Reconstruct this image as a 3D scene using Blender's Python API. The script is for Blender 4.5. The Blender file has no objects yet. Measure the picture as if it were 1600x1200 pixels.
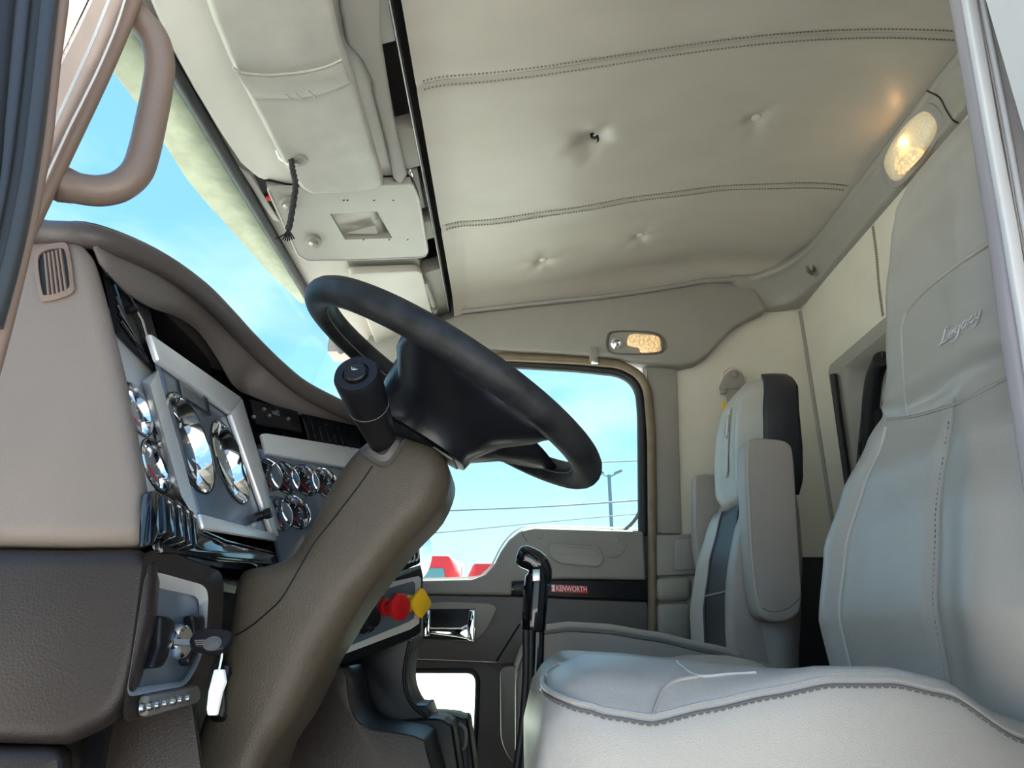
import bpy, bmesh, math, random
from mathutils import Vector as V, Matrix
from mathutils.bvhtree import BVHTree
random.seed(7)
SC = bpy.context.scene
COL = SC.collection

# ---------------------------------------------------------------- camera
F, PITCH, ZC = 1100.0, math.radians(20), 0.55
CP, SP = math.cos(PITCH), math.sin(PITCH)
cam = bpy.data.cameras.new('camera')
cam.sensor_width = 36
cam.lens = F / 1600 * 36
cam.clip_start = 0.02
cam.clip_end = 500
camo = bpy.data.objects.new('camera', cam)
COL.objects.link(camo)
camo.location = (0, 0, ZC)
camo.rotation_euler = (math.pi / 2 + PITCH, 0, 0)
SC.camera = camo

# ---------------------------------------------------------------- sky, sun, exposure
SC.view_settings.view_transform = 'Standard'
SC.view_settings.look = 'None'
SC.view_settings.gamma = 1
SC.view_settings.use_curve_mapping = False
SC.view_settings.exposure = 0.75
W = bpy.data.worlds.new('sky')
SC.world = W
W.use_nodes = True
nt = W.node_tree
nt.nodes.clear()
_o = nt.nodes.new('ShaderNodeOutputWorld')
_b = nt.nodes.new('ShaderNodeBackground')
_tc = nt.nodes.new('ShaderNodeTexCoord')
_sx = nt.nodes.new('ShaderNodeSeparateXYZ')
_rp = nt.nodes.new('ShaderNodeValToRGB')
_rp.color_ramp.elements[0].position = 0.0
_rp.color_ramp.elements[0].color = (0.60, 0.68, 0.72, 1)
_rp.color_ramp.elements[1].position = 1.0
_rp.color_ramp.elements[1].color = (0.12, 0.30, 0.80, 1)
for p, c in ((0.13, (0.43, 0.62, 0.72, 1)), (0.30, (0.205, 0.455, 0.66, 1)), (0.6, (0.19, 0.40, 0.72, 1))):
    e = _rp.color_ramp.elements.new(p)
    e.color = c
_nz = nt.nodes.new('ShaderNodeTexNoise')
_nz.inputs['Scale'].default_value = 2.6
_nz.inputs['Detail'].default_value = 6
_mp = nt.nodes.new('ShaderNodeMapping')
_mp.inputs['Scale'].default_value = (1, 1, 2.2)
_cr = nt.nodes.new('ShaderNodeValToRGB')
_cr.color_ramp.elements[0].position = 0.48
_cr.color_ramp.elements[1].position = 0.80
_mx = nt.nodes.new('ShaderNodeMixRGB')
_mx.inputs[2].default_value = (0.62, 0.70, 0.74, 1)
L = nt.links.new
L(_tc.outputs['Generated'], _sx.inputs[0])
L(_sx.outputs['Z'], _rp.inputs[0])
L(_tc.outputs['Generated'], _mp.inputs[0])
L(_mp.outputs[0], _nz.inputs['Vector'])
L(_nz.outputs['Fac'], _cr.inputs[0])
L(_cr.outputs[0], _mx.inputs[0])
L(_rp.outputs[0], _mx.inputs[1])
L(_mx.outputs[0], _b.inputs[0])
_b.inputs[1].default_value = 1.3
L(_b.outputs[0], _o.inputs[0])
sun = bpy.data.lights.new('sun', 'SUN')
sun.energy = 15
sun.angle = math.radians(0.6)
sun.color = (1, 0.95, 0.86)
suno = bpy.data.objects.new('sun', sun)
COL.objects.link(suno)
suno.rotation_euler = V((-0.22, -0.55, -1.0)).to_track_quat('-Z', 'Y').to_euler()


# ---------------------------------------------------------------- pixel rays
def ray(u, v):
    y = (600 - v) / F
    return V(((u - 800) / F, CP - y * SP, SP + y * CP))


CAM = V((0, 0, ZC))


def PY(u, v, Y):
    d = ray(u, v)
    return CAM + d * (Y / d.y)


def PX(u, v, X):
    d = ray(u, v)
    return CAM + d * (X / d.x)


def PP(u, v, p, n):
    d = ray(u, v)
    return CAM + d * ((V(p) - CAM).dot(V(n)) / d.dot(V(n)))


# ---------------------------------------------------------------- materials
def nodes(name):
    m = bpy.data.materials.new(name)
    m.use_nodes = True
    return m, m.node_tree, m.node_tree.nodes['Principled BSDF']


def mat(name, col, rough=0.5, metal=0.0, bump=0.0, bscale=300, var=0.0, vscale=8, coat=0.0, spec=0.5, stretch=None, kind='noise', col2=None):
    m, t, b = nodes(name)
    b.inputs['Base Color'].default_value = (*col, 1)
    b.inputs['Roughness'].default_value = rough
    b.inputs['Metallic'].default_value = metal
    b.inputs['Specular IOR Level'].default_value = spec
    if coat:
        b.inputs['Coat Weight'].default_value = coat
        b.inputs['Coat Roughness'].default_value = 0.08
    tc = t.nodes.new('ShaderNodeTexCoord')
    src = tc.outputs['Object']
    if stretch:
        mp = t.nodes.new('ShaderNodeMapping')
        mp.inputs['Scale'].default_value = stretch
        t.links.new(src, mp.inputs[0])
        src = mp.outputs[0]
    if bump:
        if kind == 'voronoi':
            n = t.nodes.new('ShaderNodeTexVoronoi')
            n.feature = 'DISTANCE_TO_EDGE'
            n.inputs['Scale'].default_value = bscale
            out = n.outputs['Distance']
        else:
            n = t.nodes.new('ShaderNodeTexNoise')
            n.inputs['Scale'].default_value = bscale
            n.inputs['Detail'].default_value = 3
            out = n.outputs['Fac']
        t.links.new(src, n.inputs['Vector'])
        bp = t.nodes.new('ShaderNodeBump')
        bp.inputs['Strength'].default_value = bump
        bp.inputs['Distance'].default_value = 0.002
        t.links.new(out, bp.inputs['Height'])
        t.links.new(bp.outputs[0], b.inputs['Normal'])
    if var:
        n2 = t.nodes.new('ShaderNodeTexNoise')
        n2.inputs['Scale'].default_value = vscale
        n2.inputs['Detail'].default_value = 5
        t.links.new(src, n2.inputs['Vector'])
        r = t.nodes.new('ShaderNodeValToRGB')
        r.color_ramp.elements[0].position = 0.3
        r.color_ramp.elements[1].position = 0.7
        c2 = col2 or tuple(c * (1 + var) for c in col)
        r.color_ramp.elements[0].color = (*[c * (1 - var) for c in col], 1)
        r.color_ramp.elements[1].color = (*c2, 1)
        t.links.new(n2.outputs['Fac'], r.inputs[0])
        t.links.new(r.outputs[0], b.inputs['Base Color'])
    return m


M = {}
M['headliner'] = mat('headliner vinyl', (0.46, 0.425, 0.372), 0.36, bump=0.22, bscale=26, var=0.05, vscale=5, stretch=(1, 2.2, 1))
M['vinyl_tan'] = mat('tan vinyl', (0.63, 0.595, 0.515), 0.5, bump=0.15, bscale=220, var=0.04)
M['leather'] = mat('grey leather', (0.39, 0.362, 0.325), 0.33, spec=0.6, bump=0.22, bscale=420, kind='voronoi', var=0.05, vscale=5)
M['leather_dk'] = mat('dark grey leather', (0.325, 0.29, 0.265), 0.45, bump=0.2, bscale=420, kind='voronoi', var=0.08, vscale=6)
M['leather_bk'] = mat('black leather', (0.025, 0.026, 0.03), 0.38, bump=0.25, bscale=350, kind='voronoi', var=0.2)
M['plastic'] = mat('grey plastic', (0.28, 0.265, 0.24), 0.48, bump=0.14, bscale=500, var=0.04)
M['plastic_lt'] = mat('light grey plastic', (0.36, 0.35, 0.317), 0.28, bump=0.05, bscale=200, var=0.05, vscale=12)
M['plastic_pale'] = mat('pale overhead plastic', (0.57, 0.55, 0.50), 0.40, bump=0.05, bscale=200, var=0.04, vscale=10)
M['visor'] = mat('visor vinyl', (0.38, 0.37, 0.335), 0.42, bump=0.12, bscale=60, var=0.08, vscale=18)
M['plastic_dk'] = mat('dark grey door plastic', (0.115, 0.105, 0.10), 0.5, bump=0.12, bscale=500, var=0.06)
M['plastic_md'] = mat('mid grey door plastic', (0.27, 0.25, 0.235), 0.5, bump=0.12, bscale=500, var=0.05)
M['dash_lt'] = mat('grained light dash plastic', (0.19, 0.16, 0.14), 0.45, spec=0.35, bump=0.22, bscale=260, kind='voronoi', var=0.03)
M['dash_dk'] = mat('grained brown dash plastic', (0.022, 0.0165, 0.0145), 0.42, spec=0.36, bump=0.2, bscale=260, kind='voronoi', var=0.05)
M['column'] = mat('grained column plastic', (0.074, 0.058, 0.041), 0.42, spec=0.35, bump=0.28, bscale=260, kind='voronoi', var=0.06, vscale=10)
M['brow'] = mat('dark brow vinyl', (0.085, 0.072, 0.069), 0.45, bump=0.2, bscale=300)
M['brow_in'] = mat('brown brow lining', (0.15, 0.13, 0.12), 0.55, bump=0.15, bscale=300)
M['black'] = mat('black plastic', (0.010, 0.010, 0.012), 0.32, spec=0.25)
M['black_gl'] = mat('gloss black plastic', (0.006, 0.007, 0.009), 0.08, coat=0.6)
M['rubber'] = mat('black rubber', (0.012, 0.0125, 0.014), 0.55)
M['seal'] = mat('grey blue seal', (0.034, 0.035, 0.037), 0.35)
M['wheel'] = mat('worn wheel leather', (0.006, 0.006, 0.007), 0.55, spec=0.35, bump=0.3, bscale=120, var=0.3, vscale=30, col2=(0.022, 0.023, 0.026))
M['hub'] = mat('wheel hub plastic', (0.009, 0.0095, 0.012), 0.30, bump=0.1, bscale=300)
M['silver'] = mat('satin silver', (0.66, 0.67, 0.68), 0.34, metal=0.35, bump=0.03, bscale=300)
M['panel_blue'] = mat('satin slate panel', (0.20, 0.25, 0.32), 0.20, metal=0.6)
M['chrome'] = mat('chrome', (0.85, 0.86, 0.88), 0.07, metal=1.0)
M['steel'] = mat('worn steel', (0.5, 0.5, 0.48), 0.3, metal=1.0)
M['dial'] = mat('gauge dial', (0.01, 0.01, 0.012), 0.3)
M['dial_lt'] = mat('pale gauge glass', (0.35, 0.37, 0.38), 0.15, coat=0.5)
M['red'] = mat('red plastic', (0.55, 0.012, 0.015), 0.3)
M['yellow'] = mat('yellow plastic', (0.85, 0.52, 0.02), 0.35)
M['white'] = mat('white plastic', (0.85, 0.85, 0.83), 0.4)
M['bronze'] = mat('bronze rubber edging', (0.17, 0.125, 0.075), 0.42, var=0.15, vscale=20)
M['handle'] = mat('taupe grab handle', (0.19, 0.135, 0.105), 0.40, bump=0.15, bscale=300)
M['pillar_paint'] = mat('primer pink paint', (0.86, 0.69, 0.60), 0.45, var=0.12, vscale=14)
M['pillar_brown'] = mat('brown pillar cover', (0.19, 0.125, 0.09), 0.5)
M['paint_white'] = mat('white painted metal', (0.66, 0.63, 0.60), 0.4, var=0.05)
M['paint_mauve'] = mat('mauve pillar trim', (0.34, 0.30, 0.30), 0.45)
M['paint_mauve_lt'] = mat('pale mauve pillar skin', (0.52, 0.47, 0.45), 0.45, var=0.08, vscale=20)
M['visor_green'] = mat('pale green dusty visor metal', (0.42, 0.42, 0.31), 0.55, var=0.16, vscale=26, bump=0.1, bscale=90)
M['dark_matte'] = mat('dark floor mat', (0.03, 0.03, 0.03), 0.8, bump=0.4, bscale=200)
M['concrete'] = mat('pale concrete', (0.56, 0.53, 0.47), 0.85, var=0.08, vscale=0.6)
M['truck_red'] = mat('red truck paint', (0.55, 0.03, 0.03), 0.3)
M['glass_dk'] = mat('tinted truck glass', (0.10, 0.22, 0.24), 0.08)
M['pole'] = mat('blue grey pole metal', (0.06, 0.12, 0.16), 0.5)
M['wire'] = mat('blue grey cable', (0.035, 0.075, 0.10), 0.6)
M['thread'] = mat('stitch thread', (0.20, 0.19, 0.155), 0.7)
M['thread_dk'] = mat('dark stitch thread', (0.13, 0.125, 0.12), 0.7)
M['bead'] = mat('leather piping', (0.44, 0.43, 0.40), 0.35)
M['mirror'] = mat('mirror glass', (0.9, 0.92, 0.94), 0.02, metal=1.0)
M['screen'] = mat('grey display glass', (0.10, 0.12, 0.135), 0.12, coat=0.5)
M['fabric_bk'] = mat('black belt webbing', (0.02, 0.02, 0.023), 0.7, bump=0.3, bscale=400)
M['wall_in'] = mat('rear recess plastic', (0.20, 0.195, 0.175), 0.5)


def glass_mat(name, tint, fac=0.06):
    m = bpy.data.materials.new(name)
    m.use_nodes = True
    t = m.node_tree
    t.nodes.clear()
    o = t.nodes.new('ShaderNodeOutputMaterial')
    a = t.nodes.new('ShaderNodeBsdfTransparent')
    a.inputs[0].default_value = (*tint, 1)
    g = t.nodes.new('ShaderNodeBsdfGlossy')
    g.inputs['Roughness'].default_value = 0.02
    lw = t.nodes.new('ShaderNodeLayerWeight')
    lw.inputs[0].default_value = 0.5
    pw = t.nodes.new('ShaderNodeMath')
    pw.operation = 'POWER'
    pw.inputs[1].default_value = 5
    t.links.new(lw.outputs['Facing'], pw.inputs[0])
    fr = t.nodes.new('ShaderNodeMath')
    fr.operation = 'MULTIPLY_ADD'
    fr.inputs[1].default_value = 0.5
    fr.inputs[2].default_value = 0.02
    t.links.new(pw.outputs[0], fr.inputs[0])
    mx = t.nodes.new('ShaderNodeMixShader')
    t.links.new(fr.outputs[0], mx.inputs[0])
    t.links.new(a.outputs[0], mx.inputs[1])
    t.links.new(g.outputs[0], mx.inputs[2])
    t.links.new(mx.outputs[0], o.inputs[0])
    return m


def frosted(name, col):
    m, t, b = nodes(name)
    t.nodes.remove(b)
    o = t.nodes['Material Output']
    a = t.nodes.new('ShaderNodeBsdfTranslucent')
    a.inputs[0].default_value = (*col, 1)
    g = t.nodes.new('ShaderNodeBsdfTransparent')
    g.inputs[0].default_value = (*col, 1)
    mx = t.nodes.new('ShaderNodeMixShader')
    mx.inputs[0].default_value = 0.12
    t.links.new(a.outputs[0], mx.inputs[1])
    t.links.new(g.outputs[0], mx.inputs[2])
    t.links.new(mx.outputs[0], o.inputs[0])
    return m


M['frosted'] = frosted('pale translucent peep glass', (0.88, 0.98, 0.90))  # pane made hazy so the bright outside shows as an even pale glow
M['glass'] = glass_mat('clear window glass', (0.90, 0.97, 0.96))


def lamp_mat(name, col, strength, scale):
    m, t, b = nodes(name)
    b.inputs['Base Color'].default_value = (0.85, 0.72, 0.5, 1)
    b.inputs['Roughness'].default_value = 0.15
    tc = t.nodes.new('ShaderNodeTexCoord')
    vo = t.nodes.new('ShaderNodeTexVoronoi')
    vo.inputs['Scale'].default_value = scale
    t.links.new(tc.outputs['Object'], vo.inputs['Vector'])
    r = t.nodes.new('ShaderNodeValToRGB')
    r.color_ramp.elements[0].color = (*col, 1)
    r.color_ramp.elements[1].color = (*[c * 0.12 for c in col], 1)
    r.color_ramp.elements[1].position = 0.7
    t.links.new(vo.outputs['Distance'], r.inputs[0])
    t.links.new(r.outputs[0], b.inputs['Emission Color'])
    b.inputs['Emission Strength'].default_value = strength
    bp = t.nodes.new('ShaderNodeBump')
    bp.inputs['Strength'].default_value = 0.6
    bp.inputs['Distance'].default_value = 0.002
    t.links.new(vo.outputs['Distance'], bp.inputs['Height'])
    t.links.new(bp.outputs[0], b.inputs['Normal'])
    return m


M['lens'] = lamp_mat('pale lamp lens', (0.50, 0.42, 0.26), 0.22, 150)
M['bulb'] = lamp_mat('amber lit bulb area', (1.0, 0.52, 0.15), 0.75, 120)


# ---------------------------------------------------------------- mesh helpers
def tag(o, label=None, cat=None, group=None, kind=None):
    if label:
        o['label'] = label
    if cat:
        o['category'] = cat
    if group:
        o['group'] = group
    if kind:
        o['kind'] = kind
    return o


def thing(name, label, cat, loc, group=None):
    o = bpy.data.objects.new(name, None)
    o.empty_display_size = 0.05
    COL.objects.link(o)
    o.location = loc
    return tag(o, label, cat, group)


def attach(o, p):
    o.parent = p
    if p.type == 'EMPTY':
        o.matrix_parent_inverse = Matrix.Translation(-V(p.location))


BV = {}


def finish(bm, name, m, parent=None, ang=38, smooth=True, recalc=True):
    if recalc:
        bmesh.ops.recalc_face_normals(bm, faces=bm.faces)
    me = bpy.data.meshes.new(name)
    bm.to_mesh(me)
    tree = BVHTree.FromBMesh(bm)
    bm.free()
    if smooth:
        me.polygons.foreach_set('use_smooth', [True] * len(me.polygons))
        me.set_sharp_from_angle(angle=math.radians(ang))
    me.materials.append(M[m])
    o = bpy.data.objects.new(name, me)
    COL.objects.link(o)
    BV[o.name] = tree
    if parent:
        attach(o, parent)
    return o


def bevel(bm, off, seg=2, ang=25):
    es = [e for e in bm.edges if len(e.link_faces) == 2 and e.calc_face_angle(0) > math.radians(ang)]
    if es and off > 0:
        bmesh.ops.bevel(bm, geom=es, offset=off, segments=seg, profile=0.5, affect='EDGES', clamp_overlap=True)


def prism_bm(bm, pts, vec):
    a = [bm.verts.new(V(p)) for p in pts]
    b = [bm.verts.new(V(p) + V(vec)) for p in pts]
    n = len(pts)
    bm.faces.new(a)
    bm.faces.new(b[::-1])
    for i in range(n):
        bm.faces.new((a[i], b[i], b[(i + 1) % n], a[(i + 1) % n]))


def prism(name, pts, vec, m, parent=None, bev=0.0, seg=2, ang=38):
    bm = bmesh.new()
    prism_bm(bm, pts, vec)
    bmesh.ops.recalc_face_normals(bm, faces=bm.faces)
    bevel(bm, bev, seg)
    return finish(bm, name, m, parent, ang)


def box(name, c, d, m, parent=None, bev=0.0, seg=2, R=None):
    bm = bmesh.new()
    bmesh.ops.create_cube(bm, size=1)
    for v in bm.verts:
        v.co = V((v.co.x * d[0], v.co.y * d[1], v.co.z * d[2]))
    bevel(bm, bev, seg)
    for v in bm.verts:
        v.co = (R @ v.co if R else v.co) + V(c)
    return finish(bm, name, m, parent)


def fillet(pts, r, n=4, closed=True):
    out = []
    N = len(pts)
    for i in range(N):
        p = V(pts[i])
        if not closed and i in (0, N - 1):
            out.append(p)
            continue
        a, b = V(pts[i - 1]), V(pts[(i + 1) % N])
        ri = r[i] if isinstance(r, (list, tuple)) else r
        if ri <= 0:
            out.append(p)
            continue
        da, db = a - p, b - p
        ra, rb = min(ri, da.length * 0.48), min(ri, db.length * 0.48)
        A, B = p + da.normalized() * ra, p + db.normalized() * rb
        for k in range(n + 1):
            t = k / n
            out.append(A * (1 - t) ** 2 + p * 2 * t * (1 - t) + B * t * t)
    return out


def cr(pts, n=6, closed=False):
    P = [V(p) for p in pts]
    N = len(P)
    out = []
    for i in range(N if closed else N - 1):
        if closed:
            a, b, c, d = P[i - 1], P[i], P[(i + 1) % N], P[(i + 2) % N]
        else:
            a, b, c, d = P[max(i - 1, 0)], P[i], P[i + 1], P[min(i + 2, N - 1)]
        for k in range(n):
            t = k / n
            out.append(0.5 * ((2 * b) + (c - a) * t + (2 * a - 5 * b + 4 * c - d) * t * t + (3 * b - a - 3 * c + d) * t ** 3))
    if not closed:
        out.append(P[-1])
    return out


def frames(P, closed, up=None):
    N = len(P)
    T = []
    for i in range(N):
        if closed:
            t = P[(i + 1) % N] - P[i - 1]
        else:
            t = P[min(i + 1, N - 1)] - P[max(i - 1, 0)]
        T.append(t.normalized())
    out = []
    if up is not None:
        for t in T:
            n = (V(up) - t * V(up).dot(t)).normalized()
            out.append((n, t.cross(n)))
        return out
    n = T[0].orthogonal().normalized()
    for t in T:
        n = (n - t * n.dot(t))
        n = n.normalized() if n.length > 1e-9 else t.orthogonal().normalized()
        out.append((n, t.cross(n)))
    return out


def sweep_bm(bm, pts, prof, closed=False, up=None, scales=None):
    P = [V(p) for p in pts]
    fr = frames(P, closed, up)
    rings = []
    for i, (p, (n, b)) in enumerate(zip(P, fr)):
        s = scales[i] if scales else 1
        rings.append([bm.verts.new(p + n * (x * s) + b * (y * s)) for x, y in prof])
    k = len(prof)
    for i in range(len(P) if closed else len(P) - 1):
        A, B = rings[i], rings[(i + 1) % len(P)]
        for j in range(k):
            bm.faces.new((A[j], A[(j + 1) % k], B[(j + 1) % k], B[j]))
    if not closed:
        bm.faces.new(rings[0][::-1])
        bm.faces.new(rings[-1])


def plate_holes(name, outer, holes, vec, m, parent=None):
    """flat plate with real holes, extruded along vec"""
    bm = bmesh.new()
    es, loops = [], []
    for lp in [outer] + holes:
        vs = [bm.verts.new(V(p)) for p in lp]
        loops.append(vs)
        es += [bm.edges.new((vs[i], vs[(i + 1) % len(vs)])) for i in range(len(vs))]
    bmesh.ops.triangle_fill(bm, edges=es, use_beauty=True)
    for vs in loops:
        bk = [bm.verts.new(v.co - V(vec)) for v in vs]
        for i in range(len(vs)):
            j = (i + 1) % len(vs)
            bm.faces.new((vs[i], vs[j], bk[j], bk[i]))
    return finish(bm, name, m, parent, 30)


def ring3(c, n, r, k=28):
    x, y, z = basis(n)
    return [V(c) + x * (r * math.cos(2 * math.pi * i / k)) + y * (r * math.sin(2 * math.pi * i / k)) for i in range(k)]


def circ(r, n=12, ry=None):
    ry = ry or r
    return [(r * math.cos(2 * math.pi * i / n), ry * math.sin(2 * math.pi * i / n)) for i in range(n)]


def tube(name, pts, r, m, parent=None, n=12, closed=False, scales=None, ry=None, up=None):
    bm = bmesh.new()
    sweep_bm(bm, pts, circ(r, n, ry), closed, up, scales)
    return finish(bm, name, m, parent, 50)


def sweep(name, pts, prof, m, parent=None, closed=False, up=None, ang=38):
    bm = bmesh.new()
    sweep_bm(bm, pts, prof, closed, up)
    return finish(bm, name, m, parent, ang)


def loft(name, rings, m, parent=None, caps=True, ang=38, close=True):
    bm = bmesh.new()
    R = [[bm.verts.new(V(p)) for p in r] for r in rings]
    k = len(R[0])
    for A, B in zip(R, R[1:]):
        for j in range(k if close else k - 1):
            bm.faces.new((A[j], A[(j + 1) % k], B[(j + 1) % k], B[j]))
    if caps and close:
        bm.faces.new(R[0][::-1])
        bm.faces.new(R[-1])
    return finish(bm, name, m, parent, ang)


def grid(name, rows, m, parent=None, thick=0.0, ang=60, off=1):
    o = loft(name, rows, m, parent, caps=False, ang=ang, close=False)
    if thick:
        s = o.modifiers.new('thickness', 'SOLIDIFY')
        s.thickness = thick
        s.offset = off
    return o


def basis(n, up=(0, 0, 1)):
    n = V(n).normalized()
    y = V(up) - n * V(up).dot(n)
    y = y.normalized() if y.length > 1e-6 else n.orthogonal().normalized()
    return y.cross(n), y, n


def lathe(name, o, axis, prof, m, parent=None, n=24, ang=38, ell=(1, 1), up=(0, 0, 1), capped=True):
    x, y, z = basis(axis, up)
    bm = bmesh.new()
    R = [[bm.verts.new(V(o) + x * (r * ell[0] * math.cos(2 * math.pi * i / n)) + y * (r * ell[1] * math.sin(2 * math.pi * i / n)) + z * h)
          for i in range(n)] for r, h in prof]
    for A, B in zip(R, R[1:]):
        for j in range(n):
            bm.faces.new((A[j], A[(j + 1) % n], B[(j + 1) % n], B[j]))
    if capped:
        bm.faces.new(R[0][::-1])
        bm.faces.new(R[-1])
    return finish(bm, name, m, parent, ang)


def rrect(w, h, r, n=5):
    out = []
    for cx, cy, a0 in ((w / 2 - r, h / 2 - r, 0), (-w / 2 + r, h / 2 - r, 90), (-w / 2 + r, -h / 2 + r, 180), (w / 2 - r, -h / 2 + r, 270)):
        for k in range(n + 1):
            a = math.radians(a0 + 90 * k / n)
            out.append((cx + r * math.cos(a), cy + r * math.sin(a)))
    return out


def hit(o, u, v, off=0.0):
    d = ray(u, v).normalized()
    loc, nor, idx, dist = BV[o.name].ray_cast(CAM, d)
    if loc is None:
        loc, nor, idx, dist = BV[o.name].find_nearest(CAM + d * 1.0)
    if nor.dot(d) > 0:
        nor = -nor
    return loc + nor * off


def drape(o, px, off=0.0, n=5):
    P = cr([V((u, v, 0)) for u, v in px], n)
    return [hit(o, p.x, p.y, off) for p in P]


def stitches(name, pts, m, parent, step=0.008, length=0.0045, r=0.0008, side=(0, 0, 1)):
    """short separate stitches along a line, one mesh"""
    bm = bmesh.new()
    acc = 0
    for a, b in zip(pts, pts[1:]):
        d = (b - a)
        ln = d.length
        if ln < 1e-6:
            continue
        d /= ln
        while acc < ln:
            c = a + d * acc
            sweep_bm(bm, [c, c + d * length], circ(r, 4))
            acc += step
        acc -= ln
    o = finish(bm, name, m, parent, smooth=False)
    o['kind'] = 'stuff'
    return o


def text_bm(s, size, extrude=0.0005):
    cu = bpy.data.curves.new('t', 'FONT')
    cu.body = s
    cu.size = size
    cu.extrude = extrude
    cu.align_x = 'CENTER'
    cu.align_y = 'CENTER'
    cu.resolution_u = 3
    to = bpy.data.objects.new('t', cu)
    COL.objects.link(to)
    me = bpy.data.meshes.new_from_object(to)
    bpy.data.objects.remove(to)
    bm = bmesh.new()
    bm.from_mesh(me)
    bpy.data.meshes.remove(me)
    return bm


def lettering(name, s, size, c, ex, ey, m, parent, extrude=0.0005, sx=1.0):
    bm = text_bm(s, size, extrude)
    ex, ey = V(ex).normalized(), V(ey).normalized()
    ez = ex.cross(ey)
    for v in bm.verts:
        v.co = V(c) + ex * v.co.x * sx + ey * v.co.y + ez * v.co.z
    return finish(bm, name, m, parent, smooth=False)


def interp(x, tab):
    if x <= tab[0][0]:
        return tab[0][1]
    for (a, p), (b, q) in zip(tab, tab[1:]):
        if x <= b:
            t = (x - a) / (b - a)
            t = t * t * (3 - 2 * t) * 0.35 + t * 0.65
            return p + (q - p) * t
    return tab[-1][1]


def struct(o, label=None, cat=None):
    o['kind'] = 'structure'
    if label:
        o['label'] = label
    if cat:
        o['category'] = cat
    return o


def pyl(px, Y):
    return [PY(u, v, Y) for u, v in px]

# ================================================================ SETTING
YD, YW, XB = 2.30, 2.30, 1.05       # passenger door face, side wall face, back wall face

g = prism('ground', [(-80, -60, -1.2), (80, -60, -1.2), (80, 120, -1.2), (-80, 120, -1.2)], (0, 0, -0.2), 'concrete')
struct(g, 'pale sunlit concrete yard outside the cab', 'ground')
f = prism('floor', [(-0.85, 0.52, 0), (1.1, 0.52, 0), (1.1, 2.42, 0), (-0.85, 2.42, 0)], (0, 0, -0.06), 'dark_matte')
struct(f, 'dark rubber mat on the cab floor', 'floor')
struct(prism('roof', [(-0.68, 0.42, 1.86), (1.2, 0.42, 1.90), (1.2, 2.46, 1.90), (-0.68, 2.46, 1.86)], (0, 0, 0.05), 'paint_white'),
       'painted outer roof skin above the headliner', 'roof')
struct(prism('wall_front', [(-0.86, 0.5, -0.05), (-0.86, 2.44, -0.05), (-0.86, 2.44, 0.86), (-0.86, 0.5, 0.86)], (-0.04, 0, 0), 'plastic_dk'),
       'dark firewall panel in front of the footwells', 'wall')

# ---- headliner
CEIL = [(-0.22, 1.128), (-0.1, 1.14), (0.16, 1.172), (0.35, 1.214), (0.535, 1.245), (0.75, 1.262), (0.96, 1.257), (1.06, 1.25)]


def ceil_z(x):
    return ZC + (0.09681)*x**4+(-0.35250)*x**3+(0.21390)*x**2+(0.14891)*x**1+(1.14830)*x**0


def ceil_hit(u, v):
    d = ray(u, v)
    s = 1.5
    for _ in range(30):
        s = (ceil_z(d.x * s) - ZC) / d.z
    return CAM + d * s


BTN = [ceil_hit(924, 222), ceil_hit(1182, 188), ceil_hit(1000, 371), ceil_hit(848, 410)]
SEAM_Y = (0.66, 1.2, 1.755)


def ceil_pt(x, y):
    z = ceil_z(x)
    for s in SEAM_Y:
        d = abs(y - s)
        z += 0.004 * math.exp(-(d / 0.009) ** 2) - 0.0015 * math.exp(-((d - 0.045) / 0.04) ** 2)
    for k, b in enumerate(BTN):
        r = math.hypot(x - b.x, y - b.y)
        z += (0.026 if k == 0 else 0.013) * math.exp(-(r / (0.034 if k == 0 else 0.024)) ** 2) - 0.0012 * math.exp(-((r - 0.075) / 0.04) ** 2)
        if r < 0.16 and r > 0.01:
            a = math.atan2(y - b.y, x - b.x)
            z += 0.0016 * math.sin(a * 5 + k) * math.exp(-((r - 0.05) / 0.04) ** 2)
    z += 0.0016 * math.sin(x * 23 + 3 * math.sin(y * 9)) * math.exp(-((y - 1.76) / 0.10) ** 2)
    if y > 2.16:
        z -= 0.045 * ((y - 2.16) / 0.12) ** 2
    if x < -0.13:
        z -= 0.02 * ((-0.13 - x) / 0.08) ** 2
    return V((x, y, z))


xs = [-0.205 + i * (1.275 / 150) for i in range(151)]
ys = [0.46 + i * (1.82 / 210) for i in range(211)]
ceil = grid('ceiling', [[ceil_pt(x, y) for x in xs] for y in ys], 'headliner', ang=80)
struct(ceil, 'padded grey-cream vinyl headliner with stitched seams and buttons', 'ceiling')
for b in BTN[1:]:
    p = ceil_pt(b.x, b.y)
    lathe('button_shade_ring', p + V((0, 0, -0.0005)), (0, 0, -1), [(0.0165, -0.004), (0.016, 0.0015), (0.0135, 0.002)], 'plastic', ceil, 16)  # darker ring stands in for the shade around each button
    lathe('button', p + V((0, 0, 0.002)), (0, 0, -1), [(0.012, -0.004), (0.0135, 0.003), (0.012, 0.0065), (0.006, 0.0085)], 'vinyl_tan', ceil, 16)
p = ceil_pt(BTN[0].x, BTN[0].y)
o = tube('torn_thread', [p + V(q) for q in ((0, 0, 0.002), (0.003, 0.002, -0.010), (0.010, 0.0, -0.014), (0.016, -0.002, -0.008), (0.017, -0.004, -0.024), (0.014, -0.005, -0.032))],
         0.0035, 'black', ceil, 6, scales=[1, 1, 1.1, 1, 0.8, 0.3])
o['label'] = 'torn black thread where a button is missing'
lathe('torn_hole', p + V((0, 0, 0.001)), (0, 0, -1), [(0.011, 0), (0.009, 0.0015), (0.004, 0.0018)], 'rubber', ceil, 9)
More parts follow.
